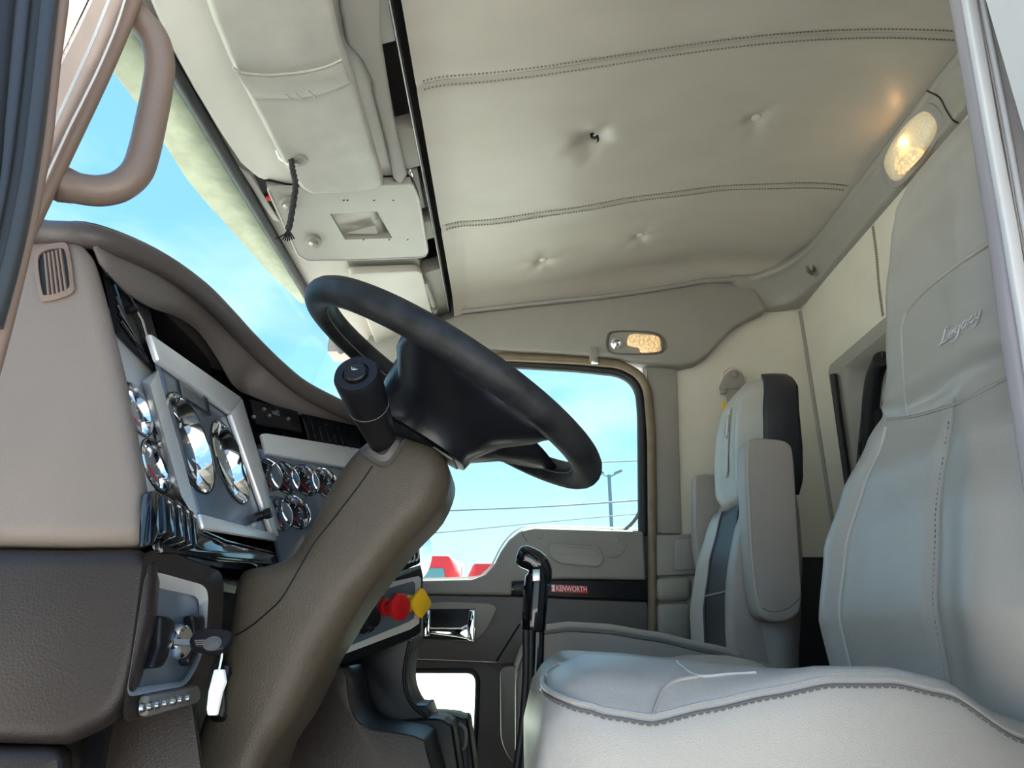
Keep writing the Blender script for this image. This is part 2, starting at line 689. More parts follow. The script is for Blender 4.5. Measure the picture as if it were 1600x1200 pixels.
for s in SEAM_Y[1:]:
    for dy in (-0.012, 0.012):
        stitches('stitching', [ceil_pt(-0.19 + i * 0.01, s + dy) + V((0, 0, -0.0012)) for i in range(118)], 'thread', ceil, 0.0085, 0.005, 0.0017)
    tube('seam', [ceil_pt(-0.19 + i * 0.02, s) + V((0, 0, 0.0005)) for i in range(59)], 0.0016, 'thread', ceil, 5)

# ---- back wall with the rear window surround
WY0, WY1, WZ0, WZ1 = 0.75, 2.155, 0.62, 1.395     # outer edge of the surround
bw = bmesh.new()


def slab(bm, y0, y1, z0, z1, x=XB, t=0.05):
    prism_bm(bm, [(x, y0, z0), (x, y1, z0), (x, y1, z1), (x, y0, z1)], (t, 0, 0))


for a in ((0.46, WY0, 0, 1.8), (WY1, 2.44, 0, 1.8), (WY0, WY1, 0, WZ0), (WY0, WY1, WZ1, 1.8)):
    slab(bw, *a)
wb = finish(bw, 'wall_back', 'vinyl_tan', smooth=False)
struct(wb, 'tan vinyl back wall behind the seats', 'wall')
for px in ([(1362, 355), (1368, 400), (1372, 450), (1378, 495)],):
    L1 = [PX(u, v, XB - 0.001) for u, v in px]
    stitches('stitching', cr(L1, 6), 'thread', wb, 0.0075, 0.0045, 0.0009)
    stitches('stitching', [q + V((0, -0.012, 0)) for q in cr(L1, 6)], 'thread', wb, 0.0075, 0.0045, 0.0009)
    tube('seam', [q + V((0, -0.006, 0)) for q in cr(L1, 6)], 0.0018, 'thread', wb, 5)
# surround ring, stepping back to the window
def rr_ring(y0, y1, z0, z1, x, r):
    cy, cz = (y0 + y1) / 2, (z0 + z1) / 2
    return [V((x, cy + a, cz + b)) for a, b in rrect(y1 - y0, z1 - z0, r, 6)]


w2 = loft('window_2', [rr_ring(WY0, WY1, WZ0, WZ1, XB - 0.002, 0.03), rr_ring(WY0 + .004, WY1 - .004, WZ0 + .004, WZ1 - .004, XB - 0.016, 0.03),
                       rr_ring(WY0 + .05, WY1 - .055, WZ0 + .05, WZ1 - .045, XB - 0.016, 0.07), rr_ring(WY0 + .07, WY1 - .075, WZ0 + .07, WZ1 - .06, XB + 0.0, 0.08),
                       rr_ring(WY0 + .10, WY1 - .10, WZ0 + .10, WZ1 - .085, XB + 0.09, 0.09)], 'plastic', caps=False)
struct(w2, 'grey moulded rear window surround behind the driver seat', 'window')
prism('pane', [(XB + 0.09, WY0 + .09, WZ0 + .09), (XB + 0.09, WY1 - .09, WZ0 + .09), (XB + 0.09, WY1 - .09, WZ1 - .08), (XB + 0.09, WY0 + .09, WZ1 - .08)], (0.006, 0, 0), 'glass', w2)
struct(prism('wall_sleeper', [(XB + 0.14, 0.5, 0.3), (XB + 0.14, 2.4, 0.3), (XB + 0.14, 2.4, 1.6), (XB + 0.14, 0.5, 1.6)], (0.02, 0, 0), 'wall_in'),
       'dull grey panel seen through the rear window', 'wall')

struct(prism('wall_shade_box', [(XB + 0.2, 0.3, -0.9), (XB + 1.7, 0.3, -0.9), (XB + 1.7, 2.5, -0.9), (XB + 0.2, 2.5, -0.9)], (0, 0, 3.3), 'paint_white'),
       'unseen white box added behind the cab to cast shade', 'wall')  # out of view, added so the driver-side yard lies in shade

# ---- rear header moulding, curving round into the passenger side
colsN = []
for y in (0.46, 0.7, 1.0, 1.3, 1.6, 1.85, 2.0):
    colsN.append([(1.005, y, 1.803), (1.000, y, 1.793), (0.992, y, 1.783), (0.994, y, 1.772), (1.004, y, 1.764), (1.012, y, 1.745), (1.022, y, 1.72), (1.026, y, 1.70), (1.034, y, 1.690), (1.06, y, 1.686)])
colsN.append([(0.985, 2.10, 1.80), (.98, 2.10, 1.79), (.972, 2.098, 1.78), (.974, 2.10, 1.769), (.986, 2.11, 1.761), (.998, 2.125, 1.742), (1.012, 2.145, 1.717), (1.018, 2.155, 1.697), (1.026, 2.165, 1.687), (1.06, 2.17, 1.684)])
colsN.append([(0.945, 2.19, 1.80), (.94, 2.188, 1.79), (.932, 2.184, 1.78), (.934, 2.188, 1.768), (.946, 2.20, 1.76), (.962, 2.222, 1.74), (.980, 2.245, 1.714), (.988, 2.255, 1.694), (.996, 2.265, 1.682), (1.04, 2.29, 1.68)])
colsN.append([(0.88, 2.245, 1.80), (.876, 2.243, 1.788), (.868, 2.238, 1.778), (.87, 2.242, 1.766), (.88, 2.25, 1.757), (.90, 2.262, 1.735), (.93, 2.274, 1.708), (.94, 2.278, 1.688), (.95, 2.282, 1.676), (.98, 2.31, 1.672)])
colsN.append([(0.79, 2.255, 1.80), (.786, 2.25, 1.786), (.782, 2.244, 1.775), (.784, 2.25, 1.762), (.80, 2.256, 1.75), (.84, 2.264, 1.725), (.88, 2.274, 1.70), (.90, 2.278, 1.682), (.905, 2.282, 1.672), (.91, 2.31, 1.668)])
tr = [cr(list(c), 1) for c in zip(*[[V(p) for p in c] for c in colsN])]
rows = [cr([V(c[i]) for c in colsN], 5) for i in range(10)]
rows = [list(r) for r in zip(*rows)]
rows = [cr(r, 3) for r in rows]
t1 = grid('trim_1', rows, 'plastic', ang=70)
struct(t1, 'grey moulded trim along the top of the back wall', 'trim')
# raised cover carrying the rear lamp and its dark joint
jp = [(1449, 142), (1468, 152), (1478, 170), (1488, 186), (1497, 192)]
tube('joint', drape(t1, jp, 0.0005, 5), 0.0022, 'black', t1, 6)

# ---- passenger side header trim above the door
pts = pyl([(690, 500), (722, 489), (830, 476), (960, 462), (1060, 447), (1100, 440), (1148, 438), (1182, 452), (1199, 484), (1172, 496), (1148, 510), (1128, 530), (1108, 553), (1088, 566), (1066, 571),
           (1000, 566), (960, 556), (860, 549), (760, 544), (690, 543), (650, 540), (640, 520)], 2.26)
t2 = prism('trim_2', pts, (0, 0.06, 0), 'plastic', bev=0.012, seg=3)
struct(t2, 'grey moulded trim panel above the passenger door', 'trim')
# rolled upper lip of that trim
sweep('lip', cr(pyl([(722, 487), (830, 475), (960, 461), (1060, 446), (1100, 439), (1148, 437)], 2.252), 4), circ(0.009, 8), 'plastic', t2)

# ---- passenger side wall behind the door
ws = prism('wall_right', [(0.46, 2.315, 0), (XB + .05, 2.315, 0), (XB + .05, 2.315, 1.86), (0.46, 2.315, 1.86)], (0, 0.12, 0), 'vinyl_tan')
struct(ws, 'tan vinyl side wall behind the passenger door', 'wall')
tube('corner_bead', [(XB - 0.002, 2.313, z) for z in (0.2, 0.8, 1.4, 1.672)], 0.008, 'plastic', ws, 10)
t3 = prism('trim_3', pyl([(1012, 573), (1058, 573), (1062, 700), (1066, 834), (1020, 834)], 2.30), (0, 0.03, 0), 'plastic', bev=0.006)
struct(t3, 'upper grey plastic cover of the passenger door post', 'trim')
t4 = prism('trim_4', pyl([(1021, 836), (1092, 834), (1094, 897), (1024, 900)], 2.285), (0, 0.03, 0), 'plastic', bev=0.006)
struct(t4, 'grey belt adjuster housing on the passenger door post', 'trim')
prism('adjuster_button', fillet(pyl([(1053, 842), (1092, 840), (1092, 889), (1053, 892)], 2.278), 0.015), (0, 0.02, 0), 'plastic_md', t4, bev=0.004)
t5 = prism('trim_5', pyl([(1024, 902), (1082, 900), (1082, 938), (1026, 940)], 2.275), (0, 0.04, 0), 'plastic', bev=0.02, seg=3)
struct(t5, 'rounded grey pad at the foot of the passenger door post, upper', 'trim')
t6 = prism('trim_6', pyl([(1026, 942), (1082, 940), (1082, 1005), (1028, 1005)], 2.275), (0, 0.04, 0), 'plastic', bev=0.02, seg=3)
struct(t6, 'rounded grey pad at the foot of the passenger door post, lower', 'trim')
t13 = prism('trim_13', [(0.70, 2.306, 0.0), (1.045, 2.306, 0.0), (1.045, 2.306, 0.80), (0.86, 2.306, 0.80), (0.70, 2.306, 0.70)], (0, 0.01, 0), 'dark_matte')  # plain black sheet over the lower side wall
struct(t13, 'black lower side panel behind the passenger seat', 'trim')
t14 = prism('trim_14', [(1.03, 0.5, 0.0), (1.03, 2.30, 0.0), (1.03, 2.30, 0.60), (1.03, 0.5, 0.60)], (0.015, 0, 0), 'dark_matte')  # plain black sheet over the lower back wall
struct(t14, 'black panel over the lower back wall between the seats', 'trim')
struct(prism('wall_right_sill', [(-0.86, 2.36, -0.05), (0.5, 2.36, -0.05), (0.5, 2.36, 0.10), (-0.86, 2.36, 0.10)], (0, 0.08, 0), 'plastic_dk'),
       'dark sill below the passenger door', 'wall')

struct(prism('wall_right_upper', [(-0.66, 2.325, 1.52), (0.5, 2.325, 1.52), (0.5, 2.325, 1.86), (-0.66, 2.325, 1.86)], (0, 0.1, 0), 'plastic'),
       'grey cab side above the passenger door', 'wall')
struct(prism('wall_right_front', [(-0.9, 2.33, 0.0), (-0.42, 2.33, 0.0), (-0.42, 2.33, 0.74), (-0.39, 2.33, 1.52), (-0.43, 2.33, 1.52), (-0.50, 2.33, 0.86), (-0.9, 2.33, 0.8)], (0, 0.1, 0), 'plastic_dk'),
       'dark cab side ahead of the passenger door', 'wall')
# ---- passenger door
door = thing('door_1', None, None, (0.02, 2.33, 0.08))
struct(door, 'grey passenger door with big glass window and low peep window', 'door')
up = pyl([(560, 905), (650, 906), (738, 904), (757, 897), (772, 882), (782, 862), (795, 843), (812, 829), (835, 824), (900, 826), (1006, 829), (1010, 906), (880, 904), (800, 909), (800, 930), (560, 927)], YD)
upo = prism('upper_panel', up, (0, 0.05, 0), 'plastic_md', door, bev=0.010, seg=3)
pk = fillet(pyl([(856, 848), (936, 853), (945, 872), (938, 886), (872, 880), (858, 868)], YD - 0.012), 0.02)
pko = prism('pull_pocket', pk, (0, 0.02, 0), 'plastic', door, bev=0.008, seg=3)
prism('pull_recess', fillet(pyl([(866, 853), (932, 857), (936, 868), (868, 866)], YD - 0.0135), 0.01), (0, 0.004, 0), 'plastic_md', door, bev=0.001)
tube('pull_crease', cr(pyl([(948, 870), (968, 868), (978, 852), (982, 832)], YD - 0.001), 5), 0.003, 'plastic', door, 6)
for u, v in ((843, 836), (962, 843)):
    lathe('screw_cap', PY(u, v, YD + 0.001), (0, -1, 0), [(0.013, 0), (0.013, 0.002), (0.010, 0.003), (0.010, 0.0015)], 'plastic_md', door, 18)
tube('panel_crease', cr(pyl([(815, 829), (818, 838), (824, 846)], YD - 0.0005), 4), 0.0015, 'plastic_dk', door, 5)
prism('dark_strip', pyl([(796, 907), (1010, 907), (1012, 938), (800, 929)], YD + 0.006), (0, 0.04, 0), 'black', door, bev=0.002)
badge = prism('badge', pyl([(861, 913), (917, 915.5), (919, 927.5), (861, 924.5)], YD + 0.001), (0, 0.006, 0), 'red', door, bev=0.0008)
badge['label'] = 'small red maker badge with white lettering on the dark strip'
ex = PY(917, 921.5, YD) - PY(861, 918.8, YD)
lettering('lettering', 'KENWORTH', 0.0245, PY(893, 920.4, YD + 0.0008), ex, V((0, 0, 1)), 'white', badge, 0.0006, 0.70)
em = prism('emblem', pyl([(861.5, 914), (867, 914), (866.5, 918.5), (867, 924), (862, 924), (863, 919)], YD + 0.0004), (0, 0.002, 0), 'white', badge)
low = pyl([(560, 928), (800, 932), (1012, 941), (1016, 1040), (795, 1036), (640, 1030), (560, 1028)], YD + 0.004)
prism('lower_panel', low, (0, 0.05, 0), 'plastic_dk', door, bev=0.006)
prism('pocket_panel', fillet(pyl([(781, 1040), (1018, 1044), (1020, 1215), (840, 1215), (800, 1195), (782, 1160)], YD + 0.0), 0.03), (0, 0.04, 0), 'plastic_md', door, bev=0.008)
tube('panel_crease', cr(pyl([(775, 1034), (795, 1002), (812, 975)], YD + 0.003), 3), 0.003, 'black', door, 6)
hb = fillet(pyl([(652, 944), (700, 940), (768, 943), (778, 950), (760, 985), (745, 1000), (735, 1004), (660, 996), (650, 985)], YD - 0.004), 0.02)
hz = prism('handle_bezel', hb, (0, 0.02, 0), 'plastic_md', door, bev=0.004)
hr = prism('handle_recess', pyl([(661, 951), (743, 951), (743, 1001), (661, 998)], YD - 0.006), (0, 0.02, 0), 'black', door, bev=0.003)
ch = bmesh.new()
prism_bm(ch, pyl([(660, 952), (673, 952), (673, 993), (661, 995)], YD - 0.014), (0, 0.02, 0))
prism_bm(ch, pyl([(733, 952), (744, 952), (743, 1003), (732, 1001), (724, 996), (729, 976)], YD - 0.018), (0, 0.02, 0))
prism_bm(ch, pyl([(670, 980), (720, 980), (731, 974), (736, 1000), (715, 996), (670, 990)], YD - 0.022), (0, 0.012, 0))
bmesh.ops.recalc_face_normals(ch, faces=ch.faces)
bevel(ch, 0.006, 3)
hd = finish(ch, 'door_handle', 'chrome', door)
hd['label'] = 'chrome pull handle'
# window frame, rubber and glass
wf = [(640, 1230), (620, 1180), (622, 1000), (622, 700), (630, 600), (642, 575), (662, 563), (700, 562), (800, 567), (900, 573), (968, 580), (990, 592), (1003, 612), (1006, 650), (1008, 740), (1008, 832), (1012, 940), (1014, 1000)]
tube('window_rubber', fillet(pyl([(560, 906), (600, 640), (640, 580), (668, 566), (800, 569), (900, 575), (966, 582), (988, 594), (1000, 614), (1003, 650), (1005, 836)], YD + 0.02), 0.03, 4, False), 0.017, 'rubber', door, 8)
gp = pyl([(560, 915), (600, 640), (640, 580), (668, 568), (800, 571), (966, 584), (986, 596), (998, 616), (1003, 836), (835, 830), (795, 850), (772, 890), (740, 912)], YD + 0.035)
wn = prism('window_glass', gp, (0, 0.005, 0), 'glass', door)
wn['label'] = 'clear glass pane of the passenger door window'
tube('sill_rubber', cr(pyl([(600, 904), (650, 904.5), (738, 902), (756, 895), (770, 880), (780, 860), (793, 841), (811, 826.5), (835, 822), (900, 823.5), (1004, 827)], YD + 0.034), 3), 0.0028, 'steel', door, 6)
tube('glass_channel', cr(pyl([(975, 829), (990, 815), (1000, 795), (1002, 760)], YD + 0.03), 3), 0.006, 'plastic', door, 6)
# peep window
pw = fillet(pyl([(600, 1048), (738, 1048), (747, 1060), (744, 1130), (738, 1235), (600, 1235)], YD + 0.02), 0.02)
po = fillet(pyl([(560, 1030), (760, 1036), (779, 1050), (777, 1130), (772, 1260), (560, 1260)], YD + 0.012), 0.02)
bm = bmesh.new()
A = [bm.verts.new(p) for p in po]
B = [bm.verts.new(p) for p in pw]
C = [bm.verts.new(p + V((0, 0.03, 0))) for p in pw]
for i in range(len(A)):
    j = (i + 1) % len(A)
    bm.faces.new((A[i], A[j], B[j], B[i]))
    bm.faces.new((B[i], B[j], C[j], C[i]))
finish(bm, 'peep_frame', 'plastic_dk', door)
tube('peep_rubber', pw, 0.008, 'rubber', door, 8, True)
pg = prism('peep_glass', [p + V((0, 0.024, 0)) for p in pw], (0, 0.004, 0), 'frosted', door)
pg['label'] = 'small low peep window pane of the passenger door'
prism('door_skin', pyl([(560, 910), (748, 910), (776, 892), (800, 856), (830, 838), (1030, 840), (1030, 1046), (560, 1042)], YD + 0.06), (0, 0.03, 0), 'plastic_dk', door)
prism('door_skin', pyl([(768, 1030), (1030, 1030), (1030, 1400), (768, 1400)], YD + 0.062), (0, 0.03, 0), 'plastic_dk', door)
prism('door_edge', pyl([(1002, 560), (1034, 560), (1034, 1250), (1006, 1250)], YD + 0.045), (0, 0.04, 0), 'plastic_dk', door)
# bronze edging round the door opening
t7 = tube('trim_7', fillet(pyl([(600, 720), (618, 610), (634, 580), (655, 562), (690, 556), (800, 558), (900, 563), (968, 569), (998, 584), (1012, 608), (1018, 680), (1019, 780), (1020, 900), (1020, 1000), (1020, 1100)], YD - 0.006), 0.03, 4, False), 0.0155, 'bronze', None, 10)
struct(t7, 'bronze rubber edging around the passenger door opening', 'trim')

# ---- windshield, its black top seal and the passenger pillar
w1 = prism('window_1', [(-0.625, 0.60, 1.52), (-0.625, 2.24, 1.52), (-0.84, 2.24, 0.84), (-0.84, 0.60, 0.84)], (-0.006, 0, -0.002), 'glass')
struct(w1, 'clear windshield with blue sky behind it', 'window')
t8 = tube('trim_8', [(-0.605, 0.45, 1.512), (-0.605, 1.4, 1.512), (-0.605, 2.3, 1.512)], 0.013, 'rubber', None, 10)
struct(t8, 'black rubber seal along the windshield top edge', 'trim')
t9 = prism('trim_9', pyl([(575, 520), (660, 520), (645, 562), (628, 590), (616, 640), (606, 760), (540, 760), (570, 640)], 2.27), (0, 0.06, 0), 'plastic_lt', bev=0.01)
struct(t9, 'pale windshield pillar cover on the passenger side', 'trim')

# ---- driver side: front pillar, rubber seals, rear pillar
pil = bmesh.new()
prism_bm(pil, pyl([(12, 430), (40, 372), (72, 300), (120, 200), (166, 103), (206, 12), (222, -40), (60, -40), (70, 60), (80, 190), (62, 290), (40, 390)], 0.60), (0.0, -0.05, 0.0))
bevel(pil, 0.004, 2)
t10 = finish(pil, 'trim_10', 'pillar_paint')
struct(t10, 'worn pinkish painted front pillar of the driver door opening', 'trim')
tube('pillar_cover', cr(pyl([(30, 392), (48, 352), (73, 300), (97, 250), (121, 200), (145, 150), (168, 100), (192, 45), (210, 0), (224, -40)], 0.585), 4), 0.0075, 'pillar_brown', t10, 10)
tube('pillar_bead', cr(pyl([(60, 305), (84, 252), (108, 200), (132, 152), (157, 100), (182, 40), (198, -10), (208, -40)], 0.572), 4), 0.0013, 'paint_white', t10, 6)
tube('pillar_bead', cr(pyl([(68, 232), (88, 190), (120, 120), (150, 52), (178, -20)], 0.546), 4), 0.0016, 'paint_white', t10, 6)
SB = [('seal', 12, 0.0055, [(98, -40), (97, 0), (86, 80), (78, 150), (71, 215), (57, 290), (42, 365), (14, 480), (-18, 600)], 'pillar_brown', 0.47),
      ('seal', 12, 0.0075, [(82, -40), (76, 0), (66, 90), (57, 170), (46, 250), (34, 320), (14, 410), (-14, 510)], 'seal', 0.46),
      ('seal', 12, 0.0045, [(66, -40), (60, 0), (51, 90), (42, 170), (32, 250), (20, 320), (0, 410), (-26, 500)], 'rubber', 0.455),
      ('seal', 12, 0.0105, [(44, -40), (38, 0), (29, 90), (20, 170), (10, 250), (-3, 330), (-30, 430)], 'seal', 0.46),
      ('seal', 12, 0.011, [(12, -40), (5, 0), (-4, 90), (-12, 180), (-26, 300), (-60, 440)], 'rubber', 0.45)]
t11 = None
for nm, n, r, px, mm, Y in SB:
    o = tube('trim_11' if t11 is None else 'seal_lip', cr(pyl(px, Y), 4), r, mm, t11, n)
    if t11 is None:
        t11 = struct(o, 'black and grey rubber door seals beside the front pillar', 'trim')
# rear pillar on the right edge of the picture
def strip(name, l, r, Y, th, mm, parent=None, bev=0.003):
    return prism(name, pyl(l + r[::-1], Y), (0, th, 0), mm, parent, bev, 3)


t12 = strip('trim_12', [(1464, -60), (1478, 0), (1490, 70), (1512, 210), (1536, 360), (1556, 520), (1580, 680), (1602, 830), (1630, 1000)], [(1490, -60), (1502, 0), (1514, 70), (1536, 210), (1560, 360), (1584, 520), (1608, 680), (1630, 830), (1660, 1000)], 0.53, -0.02, 'paint_mauve', bev=0.006)
struct(t12, 'mauve grey edge trim of the driver door rear pillar', 'trim')
strip('pillar_flange', [(1490, -60), (1500, 0), (1536, 210), (1562, 360), (1588, 520), (1612, 680), (1650, 900)], [(1508, -60), (1518, 0), (1554, 210), (1582, 360), (1608, 520), (1632, 680), (1670, 900)], 0.508, -0.008, 'paint_white', t12, 0.002)
strip('pillar_skin', [(1506, -60), (1516, 0), (1552, 210), (1580, 360), (1606, 520), (1630, 680)], [(1640, -60), (1645, 0), (1655, 120), (1660, 210), (1680, 360), (1720, 520)], 0.514, -0.008, 'paint_mauve_lt', t12)
tube('pillar_bead', cr(pyl([(1524, -60), (1534, 0), (1556, 110), (1577, 220), (1600, 350), (1625, 480)], 0.504), 4), 0.0028, 'paint_white', t12, 8)
tube('pillar_crack', cr(pyl([(1514, -60), (1524, 0), (1546, 110), (1567, 220), (1590, 350), (1615, 480)], 0.5055), 4), 0.0007, 'thread', t12, 5)
for k in range(9):
    o = tube('rib', pyl([(1562 + k * 4, 6 + k * 15), (1640 + k * 4, -50 + k * 15)], 0.50), 0.0026, 'silver', t12, 8)
struct(prism('wall_left', [(0.405, 0.47, -0.1), (1.1, 0.47, -0.1), (1.1, 0.47, 1.86), (0.43, 0.47, 1.86)], (0, -0.05, 0), 'paint_white'),
       'painted cab side behind the driver door opening', 'wall')
dd = thing('door_2', None, None, (-0.5, 0.03, 0.0))
struct(dd, 'open driver door standing outside the left edge of the view', 'door')
prism('door_panel', [(-0.50, 0.44, 0.02), (-0.66, -0.40, 0.02), (-0.66, -0.40, 0.84), (-0.50, 0.44, 0.84)], (-0.06, 0, 0), 'plastic_md', dd, bev=0.01)
prism('window_frame', [(-0.50, 0.44, 0.84), (-0.51, 0.38, 0.84), (-0.51, 0.38, 1.44), (-0.65, -0.36, 1.44), (-0.65, -0.36, 0.84), (-0.66, -0.40, 0.84), (-0.66, -0.40, 1.50), (-0.50, 0.44, 1.50)], (-0.04, 0, 0), 'rubber', dd)
prism('window_glass', [(-0.52, 0.38, 0.84), (-0.66, -0.36, 0.84), (-0.66, -0.36, 1.44), (-0.52, 0.38, 1.44)], (-0.005, 0, 0), 'glass', dd)
struct(prism('wall_left_header', [(-0.62, 0.47, 1.58), (0.5, 0.47, 1.58), (0.5, 0.47, 1.86), (-0.62, 0.47, 1.86)], (0, -0.05, 0), 'paint_white'),
       'painted cab side above the driver door opening', 'wall')

# ================================================================ OVERHEAD CONSOLE
def oz(x, d=0.0):                      # underside of the overhead console
    return ZC + 1.175 + 0.342 * x + d


ON = V((0.342, 0, -1)).normalized()    # pointing down
OPT = V((0, 1, oz(0)))


def OP(u, v, d=0.0):
    return PP(u, v, OPT + ON * d, ON)


con = thing('overhead_console', 'pale grey overhead console between the windshield and headliner', 'console', (-0.4, 1.4, 1.5))
bm = bmesh.new()
prism_bm(bm, [(-0.60, 0.47, oz(-0.60) + 0.004), (-0.575, 0.47, oz(-0.575)), (-0.287, 0.47, oz(-0.287)), (-0.287, 0.47, 1.80), (-0.60, 0.47, 1.80)], (0, 1.82, 0))
finish(bm, 'base_panel', 'plastic_pale', con, smooth=False)
box('cubby_back', (-0.25, 1.38, oz(-0.25) + 0.13), (0.09, 1.8, 0.01), 'plastic_dk', con)
prism('rear_gap_band', [(-0.225, 0.47, oz(-0.225)), (-0.219, 0.47, oz(-0.219)), (-0.219, 0.47, 1.84), (-0.225, 0.47, 1.84)], (0, 1.80, 0), 'black', con)  # black band stands in for the shaded gap between console and headliner
o = tube('rail_edge', [(-0.224, 0.5, oz(-0.224) - 0.001), (-0.224, 2.26, oz(-0.224) - 0.001)], 0.0016, 'silver', con, 6)


def oy(u, v):
    return OP(u, v).y


# dividers between the cubby holes
for (y0, y1, mm) in ((0.47, oy(598, 70), 'plastic'), (oy(632, 205), oy(648, 262), 'plastic'), (oy(672, 345), oy(678, 372), 'plastic'), (oy(694, 418), 2.27, 'plastic')):
    prism('divider', [(-0.287, y0, oz(-0.287)), (-0.225, y0, oz(-0.225)), (-0.225, y0, oz(-0.225) + 0.05), (-0.287, y0, oz(-0.287) + 0.05)], (0, y1 - y0, 0), mm, con, bev=0.003)
box('latch', OP(641, 268, -0.004), (0.012, 0.03, 0.014), 'chrome', con, 0.003)
prism('cubby_flap', [(-0.262, oy(648, 268), oz(-0.262) + 0.006), (-0.236, oy(648, 268), oz(-0.236) + 0.006), (-0.236, oy(668, 330), oz(-0.236) + 0.012), (-0.262, oy(668, 330), oz(-0.262) + 0.012)], (0, 0, 0.02), 'plastic', con, bev=0.003)
# raised beam between visor and cubbies, with its stepped front edge
bp = [OP(u, v) for u, v in ((522, -60), (528, 0), (538, 58), (560, 82), (578, 118), (580, 140), (596, 200), (612, 270), (622, 282), (634, 262), (612, 170), (594, 60), (588, -60))]
prism('beam', bp, ON * 0.022, 'plastic', con, bev=0.007, seg=3)
# shallow front bolster between header and visor
fb = [OP(u, v) for u, v in ((210, -60), (262, 60), (300, 130), (345, 205), (374, 248), (402, 272), (445, 283), (530, 278), (480, 120), (440, -60))]
prism('front_panel', fb, ON * 0.014, 'plastic_pale', con, bev=0.008, seg=3)
# switch plate
pl = [OP(u, v) for u, v in ((415, 282), (640, 276), (650, 300), (665, 384), (660, 392), (560, 396), (478, 397), (462, 388))]
hole = [OP(u, v) for u, v in ((512, 323), (586, 320), (610, 362), (536, 364))]
bm = bmesh.new()
outer = [bm.verts.new(p + ON * 0.022) for p in pl]
inner = [bm.verts.new(p + ON * 0.022) for p in hole]
top = [bm.verts.new(p) for p in pl]
itop = [bm.verts.new(p - ON * 0.035) for p in hole]
from itertools import chain
es = [bm.edges.new((outer[i], outer[(i + 1) % 8])) for i in range(8)] + [bm.edges.new((inner[i], inner[(i + 1) % 4])) for i in range(4)]
bmesh.ops.triangle_fill(bm, edges=es, use_beauty=True)
for i in range(8):
    bm.faces.new((outer[i], outer[(i + 1) % 8], top[(i + 1) % 8], top[i]))
for i in range(4):
    bm.faces.new((inner[i], inner[(i + 1) % 4], itop[(i + 1) % 4], itop[i]))
bm.faces.new(itop)
plate = finish(bm, 'switch_plate', 'plastic_lt', con, 30)
tube('plate_edge', [p + ON * 0.020 for p in fillet(pl, 0.01)], 0.004, 'plastic_lt', plate, 6, True)
prism('hole_slot', [OP(u, v, -0.004) for u, v in ((574, 322), (585, 321), (608, 361), (594, 362))], ON * 0.004, 'black', plate)
tube('plate_gap', [p + ON * 0.001 for p in fillet([OP(u, v) for u, v in ((413, 280), (642, 274), (653, 299), (668, 385), (662, 395), (560, 399), (477, 400), (459, 390))], 0.01)], 0.0022, 'black', plate, 6, True)
prism('hole_flap', [OP(u, v, 0.012) for u, v in ((540, 363), (585, 350), (588, 358), (590, 364))], ON * 0.004, 'plastic', plate)
for u, v in ((537, 313), (543, 313), (584.5, 313), (614.5, 313), (568, 374.5), (608, 374.5), (637, 374.5)):
    lathe('screw_hole', OP(u, v, 0.0225), ON, [(0.0028, 0), (0.0028, 0.0006)], 'black', plate, 8)
for u, v in ((450, 318), (490, 376)):
    lathe('clip', OP(u, v, 0.022), ON, [(0.026, 0), (0.025, 0.008), (0.014, 0.010), (0.011, 0.018), (0.005, 0.019)], 'plastic', plate, 18, ell=(1, 0.75))
    lathe('clip_screw', OP(u - 4, v + 4, 0.038), ON, [(0.006, 0), (0.005, 0.003)], 'steel', plate, 10)
# slot beside the header with a bit of red wiring
prism('slot', [OP(u, v, 0.0005) for u, v in ((396, 272), (414, 282), (440, 330), (426, 330))], ON * 0.001, 'black', con)
lathe('red_connector', OP(421, 308, 0.004), ON, [(0.008, -0.004), (0.009, 0.004), (0.005, 0.008)], 'red', con, 10)
prism('slot_trim', [OP(u, v, 0.001) for u, v in ((372, 258), (390, 268), (428, 328), (440, 345), (424, 340))], ON * 0.008, 'plastic_lt', con, bev=0.003)

# ---- driver sun visor
vis = thing('sun_visor', 'folded grey vinyl driver sun visor with an elastic band across it', 'sun visor', OP(480, 150, 0.03))
vp = [OP(u, v, 0.020) for u, v in ((302, -60), (330, 18), (352, 72), (380, 128), (410, 185), (438, 240), (452, 260), (466, 280), (482, 290), (530, 288), (585, 284), (597, 275), (594, 258), (568, 170), (548, 100), (528, 45), (505, -60))]
vb = prism('visor_panel', vp, ON * 0.030, 'visor', vis, bev=0.012, seg=4)
bp_ = [OP(u, v, 0.049) for u, v in ((364, 105), (378, 113), (420, 117), (470, 113), (510, 104), (534, 93), (546, 126), (530, 134), (500, 146), (470, 151), (430, 153), (394, 150))]
prism('elastic_band', bp_, ON * 0.006, 'visor', vis, bev=0.003, seg=2)
tube('band_edge', cr([OP(u, v, 0.0545) for u, v in ((364, 105), (378, 113), (420, 117), (470, 113), (510, 104), (534, 93))], 4), 0.0022, 'visor', vis, 6)
tube('band_edge', cr([OP(u, v, 0.0535) for u, v in ((394, 150), (430, 153), (470, 151), (500, 146), (530, 134), (546, 126))], 4), 0.0018, 'visor', vis, 6)
for u, v in ((446, 152), (462, 151), (482, 147)):
    tube('band_pleat', [OP(u, v - 5, 0.055), OP(u + 12, v + 6, 0.054)], 0.0016, 'visor', vis, 6)
lathe('pivot_pocket', OP(468, 251, 0.0502), ON, [(0.016, 0), (0.0165, 0.002), (0.011, 0.0025), (0.009, 0.0005)], 'plastic', vis, 20)
tube('panel_gap', [OP(u, v, 0.015) for u, v in ((418, 281), (445, 287), (480, 292), (530, 291), (590, 287), (612, 286))], 0.0025, 'black', con, 6)
